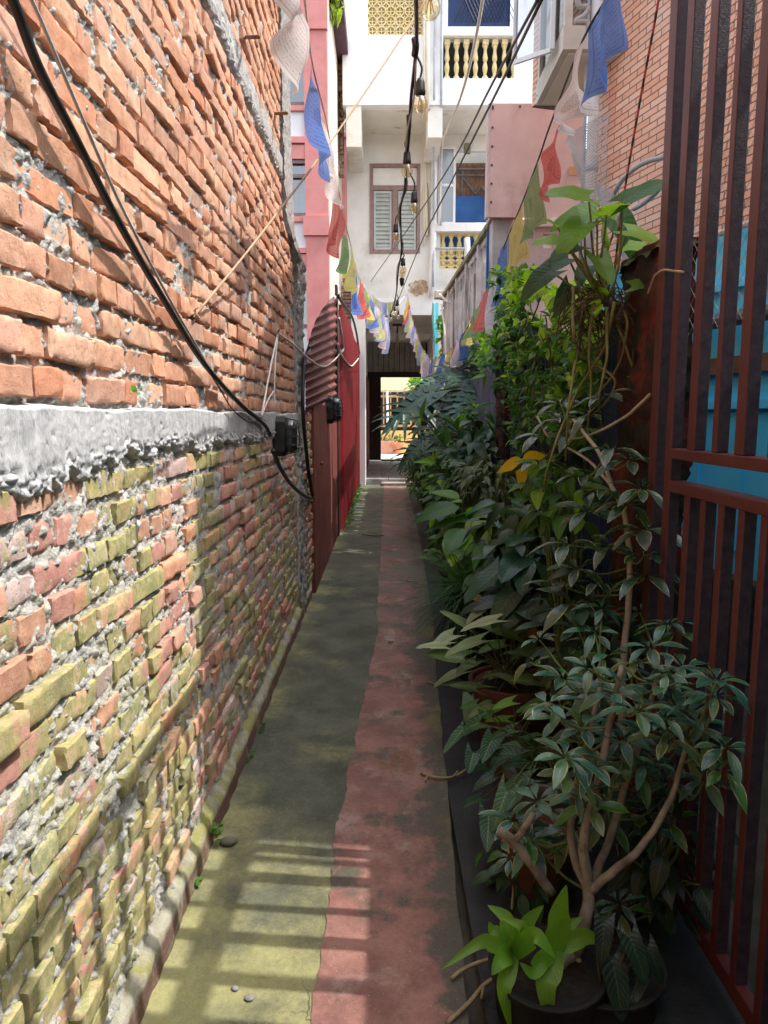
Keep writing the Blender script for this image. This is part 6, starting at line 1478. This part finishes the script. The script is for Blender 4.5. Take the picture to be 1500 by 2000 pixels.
# bottle planters
m_ybot = pmat('yellow_plastic', (.50,.42,.05), (.62,.55,.10), 5, .4, .05, stain=(.25,.28,.06), sscale=9)
for lab, a, b, m_, k in (('yellow cut bottle planter with dark netting at the path edge', 833, 1003, m_ybot, 0), ('bright yellow plastic bottle planter nearest the camera', 843, 1018, m_ybot, 1), ('grey bottle planter between the two yellow ones', 840, 1008, m_pot_g, 2)):
    g0 = PG(a+9, b); t = thing('bottle_planter', lab, 'planter', (g0.x+(.10 if k == 2 else 0), g0.y, 0)); x, y = t.location.x, t.location.y; s_ = .9
    MB().lathe([(.07,0),(.08,.02),(.08,.13),(.074,.15),(.08,.17),(.08,.26),(.07,.30),(.055,.33),(.05,.33),(.05,.31),(.001,.31)], 18, Matrix.Translation((x,y,-.01))).build('bottle', m_, t, smooth=False, bevel=.003)
    if k == 0: 
        nb_ = MB()
        for j in range(10):
            an = j*2*PI/10; nb_.tube([(x+.083*math.cos(an+.5*z),y+.083*math.sin(an+.5*z),z) for z in (0,.08,.16,.26)], .003, 4)
        for z in (.08,.16,.24): nb_.tube([(x+.084*math.cos(q*.5),y+.084*math.sin(q*.5),z) for q in range(14)], .003, 4)
        nb_.build('netting', m_blackm, t)
    fol = Fol()
    for j in range(26):
        fol.leaf(BLADE, (x+R.uniform(-.03,.03), y+R.uniform(-.03,.03), .31), (R.uniform(-1,1),R.uniform(-1,1),R.uniform(.6,1.4)), (0,0,1), R.uniform(.18,.32), vary((.22,.32,.12) if k == 2 else (.09,.2,.05)), 1.4)
    fol.build('leaves', lm_mid, t)
# twigs on the ground
m_twig = pmat('dry_twig', (.26,.19,.11), (.42,.33,.21), 30, .9, .4, 90, .002)
def twig(label, L, r, extra=()):
    o = MB().tube(smooth_path([PG(a,b,.012+.006*(i%2)) for i,(a,b) in enumerate(L)],4), r, 6)
    for E in extra: o.tube(smooth_path([PG(a,b,.02) for a,b in E],3), r*.6, 5)
    props(o.build('twig', m_twig, smooth=True, base=PG(*L[0])), label, 'twig')
twig('bent forked twig at the bottom of the path by the black pot', [(873,1998),(915,1960),(945,1925),(972,1907)], .006, [[(945,1925),(940,1950)]])
twig('short curved twig above the bent forked twig', [(882,1911),(905,1893),(935,1880),(962,1872)], .0055)
twig('forked twig with buds lying across the red strip edge', [(822,1510),(850,1518),(885,1517),(920,1495),(960,1450)], .0055, [[(822,1510),(824,1500)],[(835,1515),(830,1525)],[(885,1517),(895,1505)]])
twig('slender twig farther up the path edge beside the terracotta pot', [(836,1332),(860,1336),(890,1318),(918,1307)], .006)
twig('thin dark twig lying on the far part of the path', [(795,1134),(815,1136)], .006)
twig('tiny dark twig across the path near the red fence', [(708,1043),(735,1046),(750,1045)], .008)
twig('upright bare twig beside the front pot', [(1000,1775),(1003,1720),(998,1670)], .004)
# weeds at the wall foot and along the fence
def weed(label, c, n, sp, L, col, name='weed'):
    t = thing(name, label, 'weed', c); fol = Fol()
    for k in range(n):
        b = Vector(c)+Vector((R.uniform(-sp[0],sp[0]), R.uniform(-sp[1],sp[1]), R.uniform(0,sp[2]))); fol.leaf(SMALL, b, (R.uniform(-.2,1),R.uniform(-1,1),R.uniform(-.1,.8)), (0,0,1), L*R.uniform(.6,1.2), vary(col), 1.2)
    fol.build('leaves', lm_vine, t)
weed('small bright weed beside the grey stone at the wall foot', PG(425,1645)+Vector((-.01,0,.02)), 26, (.02,.03,.035), .022, (.10,.24,.04))
weed('tiny weed on the wall foot between the stone and the shadow bars', PG(383,1730), 12, (.012,.02,.015), .02, (.12,.26,.05))
weed('small weed patch on the wall foot above the stone', PG(487,1480), 16, (.012,.07,.02), .02, (.10,.24,.05))
weed('thin weed on the wall foot in the shade', PG(512,1425), 12, (.01,.05,.02), .02, (.08,.2,.05))
weed('sprouting seedling on top of the concrete band', PX(262,772,WX+.03), 7, (.006,.012,.01), .022, (.20,.36,.08), 'seedling')
weed('strip of light green weeds along the foot of the dark red fence', Vector((-.52,12.2,0)), 420, (.05,2.9,.10), .055, (.10,.22,.05))
for lab, a, b, r in (('mossy grey stone lying on the path by the wall foot', 447, 1643, .028), ('small pale stone chip on the sunlit path', 459, 1930, .010), ('pale crumb of mortar beside the stone chip on the sunlit path', 487, 1949, .012)):
    bm_ = MB().lathe([(.001,-.4),(.7,-.35),(1,.0),(.8,.35),(.3,.5),(.001,.52)], 9); o = bm_.build('stone', pmat('grey_stone', (.13,.12,.10), (.22,.21,.17), 20, .9, .6, 60, .004) if r > .02 else m_flag, smooth=True)
    o.location = PG(a,b,r*.3); o.scale = (r*1.2, r, r*.9); o.rotation_euler = (0.1,.05,R.uniform(0,3)); props(o, lab, 'stone')
# courtyard pots and far greenery
for lab, a, b, k in (('pink terracotta trough at the foot of the ochre veranda', 752, 886, 0), ('round terracotta pot with a small plant at the foot of the ochre veranda', 774, 884, 1)):
    g0 = P(a, b, 27.9); t = thing('potted_plant', lab, 'plant', (g0.x, 27.9, .1))
    if k == 0: MB().hexa([(g0.x-.30,27.75,.11),(g0.x+.30,27.75,.11),(g0.x+.30,28.1,.11),(g0.x-.30,28.1,.11)],[(g0.x-.38,27.7,.6),(g0.x+.38,27.7,.6),(g0.x+.38,28.15,.6),(g0.x-.38,28.15,.6)]).build('pot', pmat('pink_terracotta', (.55,.25,.18), (.62,.32,.24), 5, .8, .1), t, bevel=.02)
    else: MB().lathe([(.18,.11),(.26,.40),(.30,.40),(.31,.48),(.25,.48),(.24,.44),(.001,.44)], 16, Matrix.Translation((g0.x,27.9,0))).build('pot', pmat('orange_terracotta', (.50,.17,.08), (.58,.24,.13), 5, .8, .1), t)
    fol = Fol()
    for j in range(40): fol.leaf(SMALL, (g0.x+R.uniform(-.2,.2), 27.9+R.uniform(-.1,.1), .5+R.uniform(0,.25)), rv(1)+Vector((0,0,.8)), (0,0,1), .16, vary((.12,.2,.06)))
    fol.build('leaves', lm_mid, t)
def treebush(label, c, rad, n, L, cols):
    t = thing('leafy_tree', label, 'tree', (c.x,c.y,0)); fol = Fol()
    for k in range(n):
        q = rv(1); q = q/max(1,q.length); p = c+Vector((q.x*rad[0],q.y*rad[1],q.z*rad[2])); fol.leaf(SMALL, p, rv(1)+Vector((0,0,-.3)), rv(.5)+Vector((0,-.2,1)), L*R.uniform(.6,1.3), vary(R.choice(cols)))
    fol.build('crown', lm_vine, t)
    stems(t, [([Vector((c.x,c.y,0)), Vector((c.x+.1,c.y,c.z*.5)), c], .10, .04)]+[([c+Vector((0,0,-rad[2]*.8)), c+Vector((R.uniform(-1,1)*rad[0]*.7,R.uniform(-.5,.5)*rad[1],R.uniform(-.2,.8)*rad[2]))],.04,.012) for _ in range(5)], m_bark, 'trunk')
treebush('sunlit yellow green tree glimpsed above the yellow wall', P(662,525,18.2), (.35,.3,.65), 320, .15, (LG,BG,(.30,.42,.06)))
treebush('small bright tree peeping over the dark red fence', P(668,608,17.0), (.18,.2,.4), 130, .12, (LG,BG))
treebush('bright green plant hanging in the far courtyard gate', P(818,748,26.5), (.45,.3,.38), 140, .2, (LG,BG,(.25,.4,.08)))
treebush('green tree beside the passage corner under the terrace', P(868,660,14.6), (.12,.3,.6), 160, .13, (MG,BG))
t = thing('rooftop_plant', 'bright plant sprouting from the eave of the red and white house', 'plant', P(648,15,13.2)); fol = Fol()
for k in range(60): fol.leaf(OV, P(648,12,13.2)+rv(.16), rv(1)+Vector((0,-.3,-.6)), (0,-.4,1), .16, vary((.32,.42,.05)))
fol.build('leaves', lm_bright, t)
cluster('shrub', 'feathery fern bush low beside the courtyard threshold', (835,880,14.2), (.35,.7,.35), 200, LANCE, .16, ((.12,.22,.09),MG,BG), lm_mid, Vector((.95,14.2,.1)))
cluster('shrub', 'leafy mid green bush under the split leaf plant', (845,870,10.5), (.3,.7,.35), 200, OV, .16, (MG,(.06,.15,.06),BG), lm_mid, Vector((.8,10.5,.1)))
cluster('shrub', 'dense dark bush under the narrow red pillar', (905,905,8.0), (.25,.6,.3), 200, OV, .13, (DG,MG,TG), lm_dark, Vector((.85,8,.1)))
# ================================================================== groups of repeats
GROUPS = {'potted_plant': 'potted plants along the right of the path', 'shrub': 'shrubs in the plant bed', 'umbrella_plant': 'umbrella plants by the gate', 'prayer_flags': 'prayer flag strings over the alley',
          'bulkhead_lamp': 'black bulkhead lamps on the left side', 'wall_pipe': 'pipes on the white house', 'power_cable': 'cables along the left side', 'overhead_cable': 'cables slung over the alley',
          'hanging_wire': 'white wires on the brick wall', 'bottle_planter': 'bottle planters at the path edge', 'twig': 'twigs lying on the path', 'weed': 'weeds at the foot of the walls', 'stone': 'stones on the path',
          'climbing_vine': 'climbers on the fence', 'brick_pillar': 'red brick pillars of the fence', 'leafy_tree': 'greenery beyond the alley', 'rusty_bar': 'rod stubs in the brick wall', 'wire_netting': 'wire netting on the right',
          'dead_leaf': 'dead leaves in the plant bed', 'grey_hose': 'hoses on the brick house', 'plastic_pipe': 'pipes on the red sheets'}
for o in COL.objects:
    k = o.name.split('.')[0]
    if o.parent is None and k in GROUPS and 'group' not in o: o['group'] = GROUPS[k]
